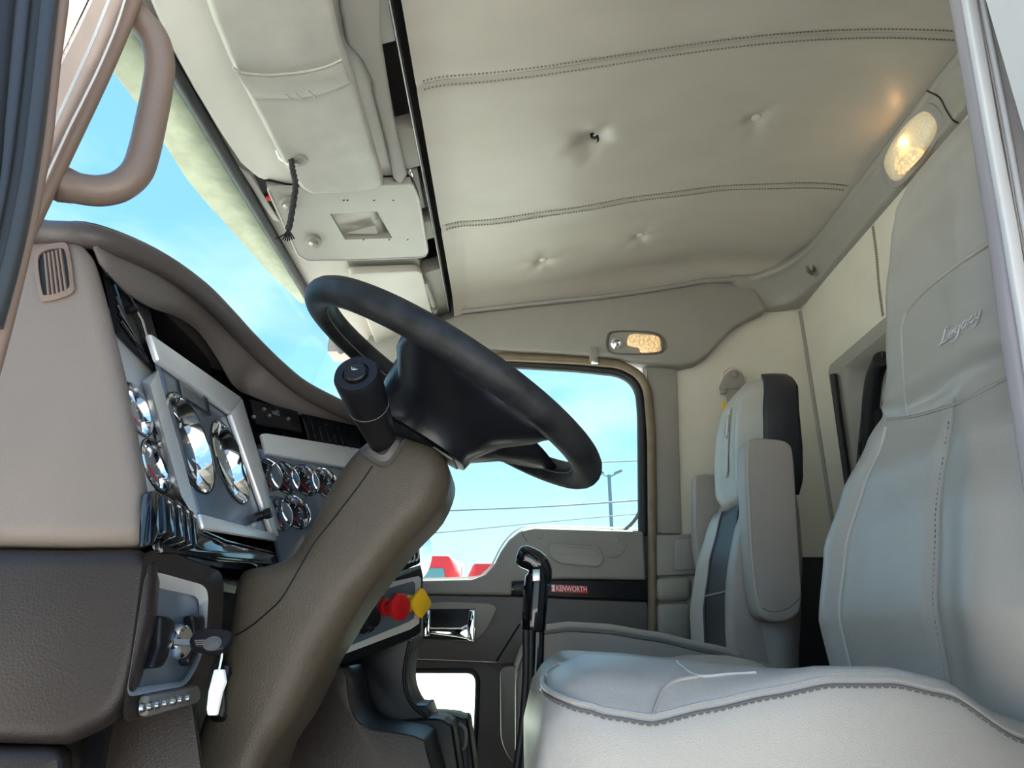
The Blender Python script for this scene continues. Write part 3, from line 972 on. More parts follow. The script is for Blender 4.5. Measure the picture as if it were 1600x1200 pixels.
tube('pivot_arm', [OP(u, v, d) for u, v, d in ((432, 235, .02), (438, 248, .035), (452, 256, .05), (466, 254, .054))], 0.004, 'steel', vis, 8)
# ---- braided cord hanging from the visor
p0 = OP(455, 250, 0.055)
cp = [p0, PY(458, 268, p0.y - .004), PY(462, 290, p0.y - .008), PY(458, 320, p0.y - .01), PY(453, 350, p0.y - .012), PY(450, 358, p0.y - .012)]
cord = thing('braided_cord', 'black braided leather cord with a frayed tassel hanging from the sun visor', 'cord', cp[-1])
cpt = cr(cp, 8)
for k in range(3):
    fr = frames(cpt, False)
    tube('strand', [p + n * (0.0032 * math.cos(i * 0.75 + k * 2.09)) + b * (0.0032 * math.sin(i * 0.75 + k * 2.09)) for i, (p, (n, b)) in enumerate(zip(cpt, fr))], 0.0036, 'fabric_bk', cord, 7)
for k in range(7):
    a = (k - 3) * 3.0
    e = cp[-1]
    tube('tassel', cr([e, PY(450 + a * 0.6, 366, e.y), PY(449 + a * 1.2 - (8 if k == 0 else 0), 377 - abs(a) * 0.4, e.y)], 4), 0.0015, 'black', cord, 5)

# ---- passenger sun visor
pv = thing('sun_visor', 'pale grey passenger sun visor seen behind the steering wheel rim', 'sun visor', OP(610, 460, 0.01))
vp2 = fillet([OP(u, v, 0.004) for u, v in ((540, 416), (655, 412), (672, 480), (692, 540), (590, 540))], 0.03)
prism('visor_panel', vp2, ON * 0.026, 'plastic_pale', pv, bev=0.009, seg=3)
tube('visor_rod', [OP(u, v, 0.02) for u, v in ((664, 440), (672, 462), (680, 486))], 0.010, 'plastic', pv, 8)
lathe('rod_clip', OP(676, 480, 0.02), (0, 1, 0), [(0.012, -0.01), (0.014, 0.0), (0.012, 0.01)], 'plastic_dk', pv, 12)
prism('recess_shade', [OP(u, v, 0.0006) for u, v in ((540, 402), (650, 399), (656, 412), (545, 415))], ON * 0.0012, 'plastic', pv)

# ---- exterior sun visor seen through the windshield
inner = [V((-0.632, y, 1.522)) for y in (0.55, 0.75, 1.0, 1.3, 1.6, 1.9, 2.2)]
oute = []
for (u, v, X) in ((120, 40, -0.70), (205, 150, -0.72), (255, 222, -0.725), (300, 290, -0.725), (360, 358, -0.71), (415, 420, -0.69), (470, 474, -0.665)):
    oute.append(PX(u, v, X))
oute = cr(oute, 4)
inn = [V((-0.632, 0.5 + (q.y - 0.5) * 1.0, 1.525)) for q in oute]
ev = grid('exterior_visor', [inn, [(a + b) / 2 + V((0, 0, 0.012)) for a, b in zip(inn, oute)], oute], 'visor_green', None, 0.004)
tag(ev, 'dusty pale green outside sun visor above the windshield', 'outside visor')

# ---- grab handle
gh = thing('grab_handle', 'taupe grab handle bolted to the front pillar', 'handle', PY(100, 288, 0.61))
gpx = [(200, 20), (222, 36), (242, 62), (250, 100), (246, 140), (236, 190), (226, 235), (214, 268), (190, 290), (160, 298), (130, 296), (96, 288)]
tube('grip', cr([PY(u, v, 0.60 + 0.03 * math.sin(math.pi * i / (len(gpx) - 1))) for i, (u, v) in enumerate(gpx)], 6), 0.0158, 'handle', gh, 18)
for u, v, ax in ((206, 22, (0.3, 0.4, 0.3)), (98, 288, (0.6, 0.2, -0.1))):
    lathe('mount', PY(u, v, 0.605), ax, [(0.017, -0.012), (0.019, 0.0), (0.0165, 0.012)], 'pillar_brown', gh, 16)

# ---- lamps and hooks
lp = thing('dome_lamp', 'clear oblong dome lamp glowing amber on the rear header trim', 'lamp', hit(t1, 1425, 225))
bp = [(1386, 252), (1398, 222), (1424, 188), (1448, 171), (1464, 180), (1470, 198), (1460, 222), (1430, 262), (1408, 282), (1394, 276)]
c = hit(t1, 1425, 225, 0.0)
LN = V((-0.92, -0.05, -0.40)).normalized()
fr_ = cr([PP(u, v, c, LN) for u, v in bp], 3, True)
ctr = sum(fr_, V()) / len(fr_)
prism('lamp_housing', [ctr + (p - ctr) * 1.2 - LN * 0.02 for p in fr_], LN * 0.029, 'plastic_md', lp, bev=0.005)
loft('lens', [[p + LN * 0.005 for p in fr_], [ctr + (p - ctr) * 0.95 + LN * 0.014 for p in fr_], [ctr + (p - ctr) * 0.6 + LN * 0.019 for p in fr_], [ctr + (p - ctr) * 0.15 + LN * 0.02 for p in fr_]], 'lens', lp, ang=80)
bq = [PP(u, v, c + LN * 0.0195, LN) for u, v in ((1398, 258), (1404, 240), (1418, 232), (1440, 232), (1444, 240), (1424, 262), (1408, 274))]
bo = prism('lit_bulb', cr(bq, 3, True), LN * 0.0022, 'bulb', lp, bev=0.001)
bo['label'] = 'glowing amber part'
pl_ = bpy.data.lights.new('dome_glow', 'POINT')
pl_.energy = 0.15
pl_.color = (1, 0.55, 0.22)
pl_.shadow_soft_size = 0.01
plo = bpy.data.objects.new('dome_glow', pl_)
COL.objects.link(plo)
plo.location = ctr + LN * 0.028 + V((0, 0, 0.02))
attach(plo, lp)

lq = thing('dome_lamp', 'small oval reading lamp with amber lens above the passenger door', 'lamp', PY(995, 537, 2.25))
oq = cr(pyl([(948, 526), (956, 518), (985, 517), (1020, 519), (1036, 527), (1040, 542), (1032, 552), (1000, 554), (962, 553), (948, 546)], 2.257), 3, True)
cq = sum(oq, V()) / len(oq)
loft('lamp_housing', [[p + V((0, 0.012, 0)) for p in oq], [p + V((0, -0.004, 0)) for p in oq], [cq + (p - cq) * 0.94 + V((0, -0.004, 0)) for p in oq], [cq + (p - cq) * 0.9 + V((0, 0.006, 0)) for p in oq]], 'plastic_dk', lq)
lathe('spot_reflector', PY(963, 537, 2.253), (0, -1, -0.2), [(0.020, -0.004), (0.020, 0.004), (0.013, 0.005), (0.010, -0.001), (0.004, 0.001)], 'chrome', lq, 18)
prism('lit_lens', cr(pyl([(984, 523), (1005, 522), (1029, 526), (1032, 540), (1031, 548), (1003, 551), (998, 543), (981, 539)], 2.251), 3, True), (0, 0.006, 0), 'bulb', lq, bev=0.002)
hk = thing('coat_hook', 'small grey coat hook on the rear header trim', 'hook', hit(t1, 1274, 428))
c = hit(t1, 1274, 424)
tube('hook_body', [c + V(q) for q in ((0, 0, 0.035), (-0.004, -0.004, 0.02), (-0.006, -0.006, 0.0), (-0.020, -0.015, -0.016), (-0.034, -0.024, -0.012), (-0.038, -0.026, 0.004))], 0.006, 'plastic_dk', hk, 8, scales=[0.5, 0.9, 1.2, 1.1, 1.1, 0.8])
box('hook_plate', c, (0.008, 0.022, 0.035), 'plastic_md', hk, 0.003)
hk2 = thing('coat_hook', 'small grey coat hook above the passenger door window', 'hook', PY(928, 563, 2.25))
prism('hook_plate', pyl([(921, 541), (934, 541), (934, 565), (922, 565)], 2.245), (0, 0.012, 0), 'plastic_md', hk2, bev=0.003)
prism('hook_tip', pyl([(923, 559), (935, 559), (935, 567), (924, 567)], 2.232), (0, 0.015, 0), 'steel', hk2, bev=0.003)

# ---- passenger seat belt anchor
sb = thing('seat_belt', 'passenger shoulder belt hanging from a grey pivot on the side wall', 'seat belt', PY(1140, 600, 2.29))
lathe('recess_cup', PY(1146, 590, 2.3145), (0, -1, 0), [(0.046, 0), (0.044, 0.005), (0.036, 0.006), (0.034, 0.001)], 'vinyl_tan', sb, 24)
prism('pivot_plate', cr(pyl([(1126, 606), (1134, 586), (1146, 577), (1158, 582), (1164, 594), (1160, 606), (1142, 608)], 2.285), 4, True), (0, 0.02, 0), 'plastic', sb, bev=0.004)
lathe('pivot_bolt', PY(1147, 585, 2.284), (0, -1, 0), [(0.013, -0.004), (0.013, 0.006), (0.009, 0.009)], 'plastic', sb, 16)
box('guide_clip', PY(1130, 611, 2.282), (0.02, 0.012, 0.018), 'plastic_md', sb, 0.003)
prism('webbing', pyl([(1134, 606), (1142, 606), (1150, 720), (1142, 720)], 2.288), (0.05, 0.002, 0), 'leather_dk', sb)
tgo = prism('tag', pyl([(1129, 628), (1134, 628), (1134, 652), (1129, 651)], 2.28), (0, 0.004, 0), 'yellow', sb)
tgo['label'] = 'yellow tag on the belt'

# ---- driver belt behind the driver seat
db = thing('seat_belt', 'driver belt stalk in a black fabric sleeve behind the driver seat', 'seat belt', PX(1355, 720, 0.9))
XS = 0.93
tube('sleeve', cr([PX(u, v, XS) for u, v in ((1378, 560), (1366, 590), (1360, 640), (1357, 690))], 4), 0.034, 'fabric_bk', db, 12, ry=0.02)
for k, u in enumerate((1346, 1353, 1360, 1367)):
    tube('belt_fold', [PX(u + 8, 640, XS), PX(u + 2, 670, XS), PX(u - 4, 735, XS)], 0.008, 'rubber', db, 8)
tube('belt_end', [PX(1348, 712, XS), PX(1345, 770, XS)], 0.02, 'seal', db, 8, ry=0.01)
tube('belt_mount', [PX(1376, 556, XS), PX(1372, 575, XS) + V((0.14, 0, 0.0))], 0.012, 'fabric_bk', db, 8)
bar = tube('gas_strut', [PX(1302, 585, XB - 0.03), PX(1309, 640, XB - 0.03), PX(1330, 790, XB - 0.03)], 0.011, 'rubber', None, 10)
tag(bar, 'slim black upright bar on the rear window surround', 'bar')

# ================================================================ DASHBOARD
AN = V((0.94, 0, 0.341)).normalized()
AP0 = V((-0.45, 1.0, 0.919))
BN = V((0.765, -0.546, 0.341)).normalized()
BP0 = V((-0.40, 1.1, 0.80))


def PA(u, v, d=0.0):
    return PP(u, v, AP0 + AN * d, AN)


def PB(u, v, d=0.0):
    return PP(u, v, BP0 + BN * d, BN)


def clampA(P, y=0.686):
    return [p if p.y >= y else fA(y, p.z) + AN * ((p - AP0).dot(AN)) for p in P]


def polyA(px, d=0.0):
    return [PA(u, v, d) for u, v in px]


def polyB(px, d=0.0):
    return [PB(u, v, d) for u, v in px]


dash = thing('dashboard', 'wraparound truck dashboard with dark padded brow and silver gauge panels', 'dashboard', (-0.5, 1.3, 0.4))
# end panel facing the driver door: pale upper half, dark lower half
YE = 0.68
ep = [(10, 372), (50, 366), (110, 366), (134, 374), (145, 400), (164, 470), (186, 560), (205, 650), (219, 730), (229, 800), (231, 849), (110, 850), (-40, 848), (-120, 840), (-60, 600), (0, 440)]
e1 = prism('end_panel', pyl(ep, YE), (-0.021, 0.06, -0.003), 'dash_lt', dash, bev=0.029, seg=6)
lp_ = [(-120, 853), (-40, 853), (110, 855), (232, 852), (242, 880), (242, 900), (236, 960), (219, 1035), (202, 1092), (174, 1134), (100, 1166), (60, 1166), (-120, 1160)]
prism('lower_end_panel', pyl(lp_, YE), (-0.021, 0.06, -0.003), 'dash_dk', dash, bev=0.029, seg=6)
prism('kick_panel', pyl([(-120, 1168), (90, 1168), (98, 1185), (104, 1290), (-120, 1290)], 0.685), (-0.02, 0.05, 0), 'dash_dk', dash, bev=0.012, seg=3)
prism('kick_panel', pyl([(30, 1140), (190, 1104), (300, 1085), (330, 1300), (30, 1300)], 0.78), (-0.02, 0.05, 0), 'dash_dk', dash, bev=0.006)
# side vent
vo = cr(pyl([(52, 402), (64, 384), (94, 378), (106, 386), (114, 440), (112, 456), (96, 464), (70, 470), (60, 462)], YE - 0.004), 3, True)
vc = sum(vo, V()) / len(vo)
sv = loft('side_vent', [[p + V((0, 0.012, 0)) for p in vo], [p + V((0, 0.001, 0)) for p in vo], [vc + (p - vc) * 0.80 for p in vo], [vc + (p - vc) * 0.78 + V((0, 0.010, 0)) for p in vo]], 'handle', dash, caps=False)
sv['label'] = 'small louvred window demister vent'
prism('vent_back', [vc + (p - vc) * 0.80 + V((0, 0.002, 0)) for p in vo], (0, 0.004, 0), 'black', sv)
for k in range(5):
    t = (k + 0.5) / 5
    a, b = (66 + 30 * t, 396 - 8 * t), (72 + 34 * t, 464 - 8 * t)
    prism('slat', pyl([(a[0] - 1.4, a[1]), (a[0] + 1.4, a[1]), (b[0] + 1.4, b[1]), (b[0] - 1.4, b[1])], YE - 0.004), (0.002, 0.006, 0), 'handle', sv)

# fascia base plates
def fA(y, z, d=0.0):
    return V((-0.45 - 0.3628 * (z - 0.919), y, z)) + AN * d


prism('fascia', [fA(0.735, 1.02, -.032), fA(1.105, 1.02, -.032), fA(1.105, 0.63, -.032), fA(0.75, 0.63, -.032)], -AN * 0.02, 'black_gl', dash)


def fB(y, z, d=0.0):
    x = -0.40 + (0.546 * (y - 1.1) - 0.341 * (z - 0.80)) / 0.765
    return V((x, y, z)) + BN * d


prism('centre_fascia', [fB(1.09, 0.99, -.024), fB(1.39, 0.99, -.024), fB(1.39, 0.86, -.024), fB(1.27, 0.63, -.024), fB(1.09, 0.63, -.024)], -BN * 0.02, 'black_gl', dash)
# brow: rounded lip, lining underneath, deck running to the windshield
lip = [V(p) + V((0, 0, ZC)) for p in ((-0.56, 0.665, .425), (-0.525, .682, .428), (-.475, .695, .430), (-.452, .786, .452), (-.440, .88, .462), (-.436, .97, .464), (-.428, 1.05, .458), (-.40, 1.12, .436), (-.365, 1.18, .416), (-.31, 1.245, .400), (-.25, 1.33, .39), (-.20, 1.41, .38), (-.26, 1.5, .36), (-.36, 1.7, .33), (-.42, 2.25, .30))]
lip = cr(lip, 5)
tube('brow_lip', lip, 0.0145, 'brow', dash, 14)
inn = [PA(u, v) for u, v in ((150, 385), (165, 420), (205, 460), (240, 482), (275, 495), (310, 518), (340, 560), (362, 598), (378, 614))]
inn = cr(inn, 4) + cr([PB(u, v) for u, v in ((392, 618), (430, 634), (480, 652), (540, 666), (600, 672), (650, 672))], 4)


def resample(P, n):
    Ls = [0]
    for a, b in zip(P, P[1:]):
        Ls.append(Ls[-1] + (b - a).length)
    out = []
    j = 0
    for i in range(n):
        s = Ls[-1] * i / (n - 1)
        while j < len(Ls) - 2 and Ls[j + 1] < s:
            j += 1
        t = (s - Ls[j]) / max(1e-9, Ls[j + 1] - Ls[j])
        out.append(P[j].lerp(P[j + 1], t))
    return out


liq = lip[:next(i for i, p in enumerate(lip) if p.y > 1.405)]
liq = [p for p in liq if p.y > 0.715]
ra, rb = resample(liq, 50), resample(inn, 50)
grid('brow_lining', [[p + V((-0.002, 0, -0.012)) for p in ra], [p.lerp(q, 0.15) + V((-0.006, 0, 0.004)) for p, q in zip(ra, rb)], [p.lerp(q, 0.7) + V((-0.004, 0, 0.006)) for p, q in zip(ra, rb)], [q + V((0.0, 0, 0)) for q in rb]], 'brow_in', dash, 0.004)
grid('deck', [[p + V((0, 0, 0.012)) for p in lip], [V((-0.62, 0.6 + (p.y - 0.6) * 1.02, 0.98)) for p in lip], [V((-0.84, 0.6 + (p.y - 0.6) * 1.02, 0.86)) for p in lip]], 'brow', dash, 0.006)
prism('dash_core', [(-0.5, 0.76, 0.45), (-0.5, 2.28, 0.45), (-0.5, 2.28, 0.9), (-0.5, 0.76, 0.9)], (-0.33, 0, 0), 'black', dash)
prism('passenger_dash', [(-0.30, 1.45, 0.62), (-0.36, 1.7, 0.62), (-0.42, 2.27, 0.62), (-0.6, 2.27, 0.62), (-0.6, 1.45, 0.62)], (0, 0, 0.22), 'dash_dk', dash, bev=0.02)

# ---- left silver gauge panel
GL = [(PA(214, 640, -0.016), 0.031), (PA(243, 728, -0.016), 0.031)]
plate_holes('left_gauge_panel', clampA(polyA([(170, 480), (186, 506), (246, 576), (308, 800), (304, 806), (282, 778), (244, 764), (190, 760), (150, 560)], -0.016), 0.715), [ring3(c, AN, r) for c, r in GL], AN * 0.006, 'silver', dash)
loft('gauge_panel_rib', [polyA([(240, 586), (247, 580), (309, 802), (306, 810), (288, 790)], -0.016), polyA([(222, 596), (247, 577), (310, 800), (306, 812), (274, 776)], -0.012),
                         polyA([(232, 600), (247, 578), (309, 800), (305, 812), (281, 772)], 0.006), polyA([(235, 602), (246, 582), (307, 798), (303, 808), (283, 774)], 0.008)], 'silver', dash)
# ---- main cluster: slate plate and raised silver bezel
GM = [(PA(297, 692, 0.004), 0.062), (PA(360, 722, 0.004), 0.059)]
plate_holes('cluster_plate', polyA([(238, 524), (378, 622), (442, 846), (318, 822)], 0.004), [ring3(c, AN, r) for c, r in GM], AN * 0.006, 'panel_blue', dash)
bm = bmesh.new()
prism_bm(bm, polyA([(236, 520), (379, 621), (362, 646), (250, 563)], 0.013), -AN * 0.009)
prism_bm(bm, polyA([(379, 621), (445, 846), (427, 832), (362, 646)], 0.013), -AN * 0.009)
prism_bm(bm, polyA([(445, 847), (320, 826), (313, 801), (427, 832)], 0.010), -AN * 0.007)
bmesh.ops.recalc_face_normals(bm, faces=bm.faces)
bevel(bm, 0.004, 2)
finish(bm, 'cluster_bezel', 'silver', dash)
tube('bezel_edge', polyA([(310, 805), (318, 830), (352, 845), (435, 866)], 0.004), 0.0016, 'black_gl', dash, 6)


def gauge(c, n, r, dialm='dial', deep=0.012):
    n = V(n)
    b = c - n * deep
    d = lathe('gauge', b, n, [(r * 0.86, -0.002), (r * 0.85, 0.0006), (r * 0.1, 0.0008)], dialm, dash, 28)
    lathe('bezel', c, n, [(r * 1.04, -0.0005), (r * 1.04, 0.0015), (r * 0.99, 0.003), (r * 0.95, 0.001), (r * 0.86, -deep + 0.0006)], 'chrome', d, 36, capped=False)
    tube('bezel_line', ring3(c + n * 0.0008, n, r * 1.05, 32), r * 0.02, 'black', d, 5, True)
    x, y, z = basis(n)
    a = -0.7
    dr = x * math.cos(a) + y * math.sin(a)
    tube('needle', [b + n * 0.003 - dr * r * 0.15, b + n * 0.003 + dr * r * 0.62], r * 0.025, 'red' if r < 0.04 else 'white', d, 5)
    for k in range(9):
        q = math.radians(-40 + k * 32)
        e = x * math.cos(q) + y * math.sin(q)
        tube('tick', [b + n * 0.0012 + e * r * 0.66, b + n * 0.0012 + e * r * 0.8], r * 0.02, 'white', d, 4)
    return d


gauge(GM[0][0], AN, GM[0][1], 'dial', 0.017)
gauge(GM[1][0], AN, GM[1][1], 'dial_lt', 0.017)
for c_, r_ in GL:
    gauge(c_, AN, r_, 'dial_lt', 0.010)
sc = prism('display', polyA([(276, 580), (316, 606), (326, 645), (285, 620)], 0.006), AN * 0.002, 'screen', dash)
tube('display_frame', polyA([(272, 577), (317, 604), (328, 649), (326, 649), (315, 608), (273, 581)], 0.008), 0.0018, 'black_gl', sc, 6, True)
lathe('trip_knob', PA(402, 808, 0.004), AN, [(0.007, 0), (0.006, 0.010), (0.008, 0.012), (0.008, 0.020), (0.005, 0.021)], 'black', dash, 12)
# rocker switches
for k, (u0, u1, v0, v1) in enumerate(((257, 271, 771, 838), (272, 285, 778, 845), (286, 296, 786, 852), (297, 306, 793, 857))):
    P0 = [PA(u0, v0, 0.018), PA(u1 - 1, v0 + 6, 0.018), PA(u1 + 6, (v0 + v1) / 2 + 2, 0.018), PA(u1 + 3, v1, 0.018), PA(u0 + 4, v1 - 6, 0.018), PA(u0 + 3, (v0 + v1) / 2 - 2, 0.018)]
    sw = prism('rocker_switch', P0, -AN * 0.016, 'black_gl', dash, bev=0.004, seg=3)
    prism('switch_symbol', [PA(u0 + 5 + a, v0 + 11 + b, 0.0185) for a, b in ((0, 0), (4, 1.6), (5, 5), (1, 3.4))], AN * 0.0003, 'white', sw)
prism('switch_block', polyA([(238, 764), (256, 770), (256, 824), (244, 850), (236, 850)], 0.014), -AN * 0.013, 'black_gl', dash, bev=0.004)
prism('switch_tray', polyA([(236, 850), (256, 832), (308, 862), (345, 866), (430, 870), (400, 880), (240, 868)], -0.004), AN * 0.01, 'black_gl', dash, bev=0.002)
prism('lower_fascia', polyA([(307, 806), (317, 829), (352, 847), (446, 870), (436, 884), (345, 874), (300, 864), (306, 835)], 0.004), -AN * 0.01, 'black_gl', dash, bev=0.002)
# left air vent behind the end panel
va = prism('air_vent', clampA(polyA([(150, 400), (172, 428), (222, 470), (246, 560), (238, 580), (180, 520)], -0.012), 0.72), AN * 0.006, 'black', dash)
for k in range(5):
    tube('louvre', clampA(polyA([(158 + k * 5, 432 + k * 15 - 14 * (k == 0)), (196 + k * 9, 500 + k * 16)], -0.004), 0.725), 0.0022, 'black_gl', va, 6)
tube('vent_rim', polyA([(166, 428), (200, 462), (222, 500), (240, 560), (246, 574)], -0.002), 0.0022, 'black_gl', va, 6)
lathe('vent_thumb', PA(203, 484, -0.004), AN, [(0.005, 0), (0.005, 0.008), (0.003, 0.009)], 'black', va, 10)
# ---- centre panel: radio and vent on top, silver strip, small gauges
GB = [(PB(u, v, 0.004), 0.028) for u, v in ((418, 741), (445, 746), (477, 750), (508, 754), (433, 802), (462, 800))]
plate_holes('gauge_backplate', polyB([(398, 700), (560, 730), (580, 800), (500, 880), (440, 880)], 0.004), [ring3(c, BN, r) for c, r in GB], BN * 0.006, 'panel_blue', dash)
prism('silver_strip', polyB([(404, 681), (412, 680), (560, 704), (550, 736), (412, 711)], 0.002), BN * 0.008, 'silver', dash, bev=0.002)
for c_, r_ in GB:
    gauge(c_, BN, r_, 'dial', 0.014)
rd = prism('radio', polyB([(388, 626), (462, 645), (470, 678), (398, 664)], 0.001), BN * 0.006, 'black', dash, bev=0.002)
for u, v in ((396, 652), (412, 640), (432, 644), (450, 655), (420, 650)):
    lathe('radio_button', PB(u, v, 0.007), BN, [(0.004, 0), (0.003, 0.003)], 'steel', rd, 8)
prism('radio_glow', polyB([(424, 642), (436, 645), (437, 650), (426, 647)], 0.0072), BN * 0.0006, 'screen', rd)
cv = prism('air_vent', polyB([(470, 648), (560, 668), (562, 712), (482, 690)], 0.001), BN * 0.004, 'black', dash)
for k in range(7):
    tube('louvre', polyB([(474 + k * 11, 655 + k * 2.6), (482 + k * 11, 686 + k * 2.6)], 0.009), 0.0016, 'black_gl', cv, 6)
for k in range(6):
    lathe('vent_glint', PB(478 + k * 10, 655 + k * 3, 0.008), BN, [(0.0025, 0), (0.0022, 0.004)], 'chrome', cv, 8)

# ---- ignition switch housing below, facing the driver
CN = V((1, -0.05, 0.06)).normalized()
CP0 = V((-0.335, 0.8, 0.56))


def PC(u, v, d=0.0):
    return PP(u, v, CP0 + CN * d, CN)


def polyC(px, d=0.0):
    return [PC(u, v, d) for u, v in px]


o8 = [(225, 862), (262, 858), (345, 893), (350, 912), (346, 1000), (318, 1075), (292, 1105), (190, 1130)]
m8 = [(228, 892), (250, 895), (318, 914), (326, 926), (322, 1000), (310, 1040), (290, 1072), (196, 1090)]
i8 = [(228, 914), (250, 919), (304, 931), (311, 938), (311, 990), (302, 1035), (286, 1064), (200, 1076)]
R_ = [fillet(polyC(o8, -0.07), .012), fillet(polyC(o8, -0.004), .012), fillet(polyC([(a * .93 + b * .07, c * .93 + d * .07) for (a, c), (b, d) in zip(o8, m8)], 0.0), .012), fillet(polyC(m8, 0.0), .012)]
ih = loft('switch_housing', R_, 'dash_dk', dash, caps=False)
loft('silver_surround', [fillet(polyC(m8, 0.001), .012), fillet(polyC(i8, -0.012), .008), fillet(polyC(i8, -0.016), .008)], 'silver', ih, caps=False)
prism('switch_plate', polyC(i8, -0.014), -CN * 0.004, 'panel_blue', ih)
for pp in ([(232, 962), (251, 965), (257, 976), (254, 1000), (244, 1030), (236, 1044), (216, 1046), (230, 1010)], [(284, 962), (303, 962), (304, 985), (300, 1010), (288, 1030), (278, 1044), (276, 1030), (288, 1000)]):
    sw = prism('ignition_rocker', polyC(pp, -0.014), CN * 0.013, 'black', ih, bev=0.004, seg=3)
    sw['label'] = 'black rocker switch with pale edge line'
lathe('lock_cylinder', PC(268, 1004, -0.012), CN, [(0.017, 0), (0.018, 0.006), (0.016, 0.014), (0.013, 0.016), (0.006, 0.0155)], 'chrome', ih, 24)
prism('lamp_strip', polyC([(214, 1086), (250, 1080), (294, 1070), (300, 1082), (296, 1100), (212, 1122)], 0.0), CN * 0.012, 'plastic_dk', ih, bev=0.005)
for k in range(7):
    lathe('indicator', PC(221 + k * 12, 1106 - k * 2.6, 0.012), CN, [(0.0042, 0), (0.0036, 0.003), (0.0015, 0.004)], 'steel', ih, 10)

prism('gap_blackout', [(-0.40, 0.77, 0.02), (-0.40, 1.2, 0.02), (-0.40, 1.2, 0.645), (-0.40, 0.77, 0.645)], (-0.02, 0, 0), 'black', dash)  # black sheet added to keep the lit gap under the dash dark
# ---- ignition key with its fob
kd = V((0.78, -0.60, -0.10)).normalized()
k0 = PC(274, 1004, 0.004)
key = thing('ignition_key', 'black-headed ignition key in the lock with a white paper tag', 'key', k0)
kx, ky, kz = basis(kd, (0, 0, 1))
R3 = Matrix((kd, kz.cross(kd), V((0, 0, 1)))).transposed()


def kp(u, v, s):
    base = PC(274, 1004, 0.004)
    return PP(u, v, base + V((0.5, 0.8, 0)).normalized() * 0, V((-0.60, -0.78, 0.10)).normalized())


KN = V((0.15, -0.75, 0.62)).normalized()


def PK(u, v, d=0.0):
    return PP(u, v, k0 + KN * d, KN)


prism('blade', [PK(u, v, -0.001) for u, v in ((272, 1001), (304, 1002), (304, 1012), (272, 1009))], KN * 0.003, 'steel', key)
kh = prism('key_head', fillet([PK(u, v, -0.006) for u, v in ((296, 1010), (307, 996), (328, 991), (352, 994), (366, 998), (366, 1008), (350, 1026), (334, 1028), (300, 1020))], 0.004), KN * 0.012, 'black', key, bev=0.003, seg=3)
lathe('emblem', PK(332, 1006, 0.0062), KN, [(0.0085, 0), (0.0085, 0.001), (0.0068, 0.001), (0.0068, 0.0002), (0.003, 0.0009)], 'plastic_dk', kh, 18)
for k in range(3):
    tube('rib', [PK(304 + k, 1001 + k * 3, 0.0064), PK(320 + k, 1000.5 + k * 3, 0.0064)], 0.0007, 'plastic_dk', kh, 5)
kr = PK(350, 1016, -0.004)
tube('string', [kr + V((0, -0.004, 0)), PY(346, 1030, kr.y - 0.006), PY(342, 1048, kr.y - 0.005)], 0.0011, 'white', key, 6)
tg = prism('tag', pyl([(334, 1046), (347, 1046), (350, 1066), (344, 1082), (336, 1118), (324, 1118), (322, 1108), (325, 1080)], kr.y - 0.007), (0.002, 0.004, 0), 'white', key, bev=0.001)
tg['label'] = 'white paper tag'

# ---- park brake valve panel at the right end of the dash
KNn = V((0.78, -0.60, 0.16)).normalized()
KP0 = PY(655, 930, 1.43)


def PQ(u, v, d=0.0):
    return PP(u, v, KP0 + KNn * d, KNn)


def polyQ(px, d=0.0):
    return [PQ(u, v, d) for u, v in px]


bp8 = [(470, 965), (560, 925), (652, 884), (660, 884), (663, 900), (660, 988), (650, 996), (470, 1066)]
bpan = prism('brake_panel', polyQ(bp8, 0.0), -KNn * 0.03, 'black', dash, bev=0.006, seg=3)
bm = bmesh.new()
so = [(470, 985), (594, 913), (654, 900), (658, 904), (655, 974), (642, 983), (525, 1027), (470, 1047)]
si = [(476, 992), (597, 922), (645, 908), (649, 912), (647, 966), (638, 972), (530, 1016), (476, 1036)]
A, B, C2 = [[bm.verts.new(p) for p in q] for q in (polyQ(so, 0.0), polyQ(so, 0.006), polyQ(si, 0.004))]
for i in range(8):
    j = (i + 1) % 8
    bm.faces.new((A[i], A[j], B[j], B[i]))
    bm.faces.new((B[i], B[j], C2[j], C2[i]))
finish(bm, 'silver_frame', 'silver', bpan)
prism('panel_plate', polyQ(si, 0.001), KNn * 0.002, 'panel_blue', bpan)


def pull_knob(u, v, tip, shape, m, lab):
    a = PQ(u, v, 0.002)
    b = a + V((KNn.x, KNn.y, 0.0)).normalized() * tip
    ax = (b - a).normalized()
    k = lathe('pull_knob', a, ax, [(0.016, 0), (0.0155, tip * 0.25), (0.011, tip * 0.3), (0.0115, tip)], m, bpan, 16)
    x, y, z = basis(ax)
    prism('knob_head', [b + x * (0.025 * px) + y * (0.025 * py) for px, py in shape], ax * 0.011, m, k, bev=0.003)
    k['label'] = lab


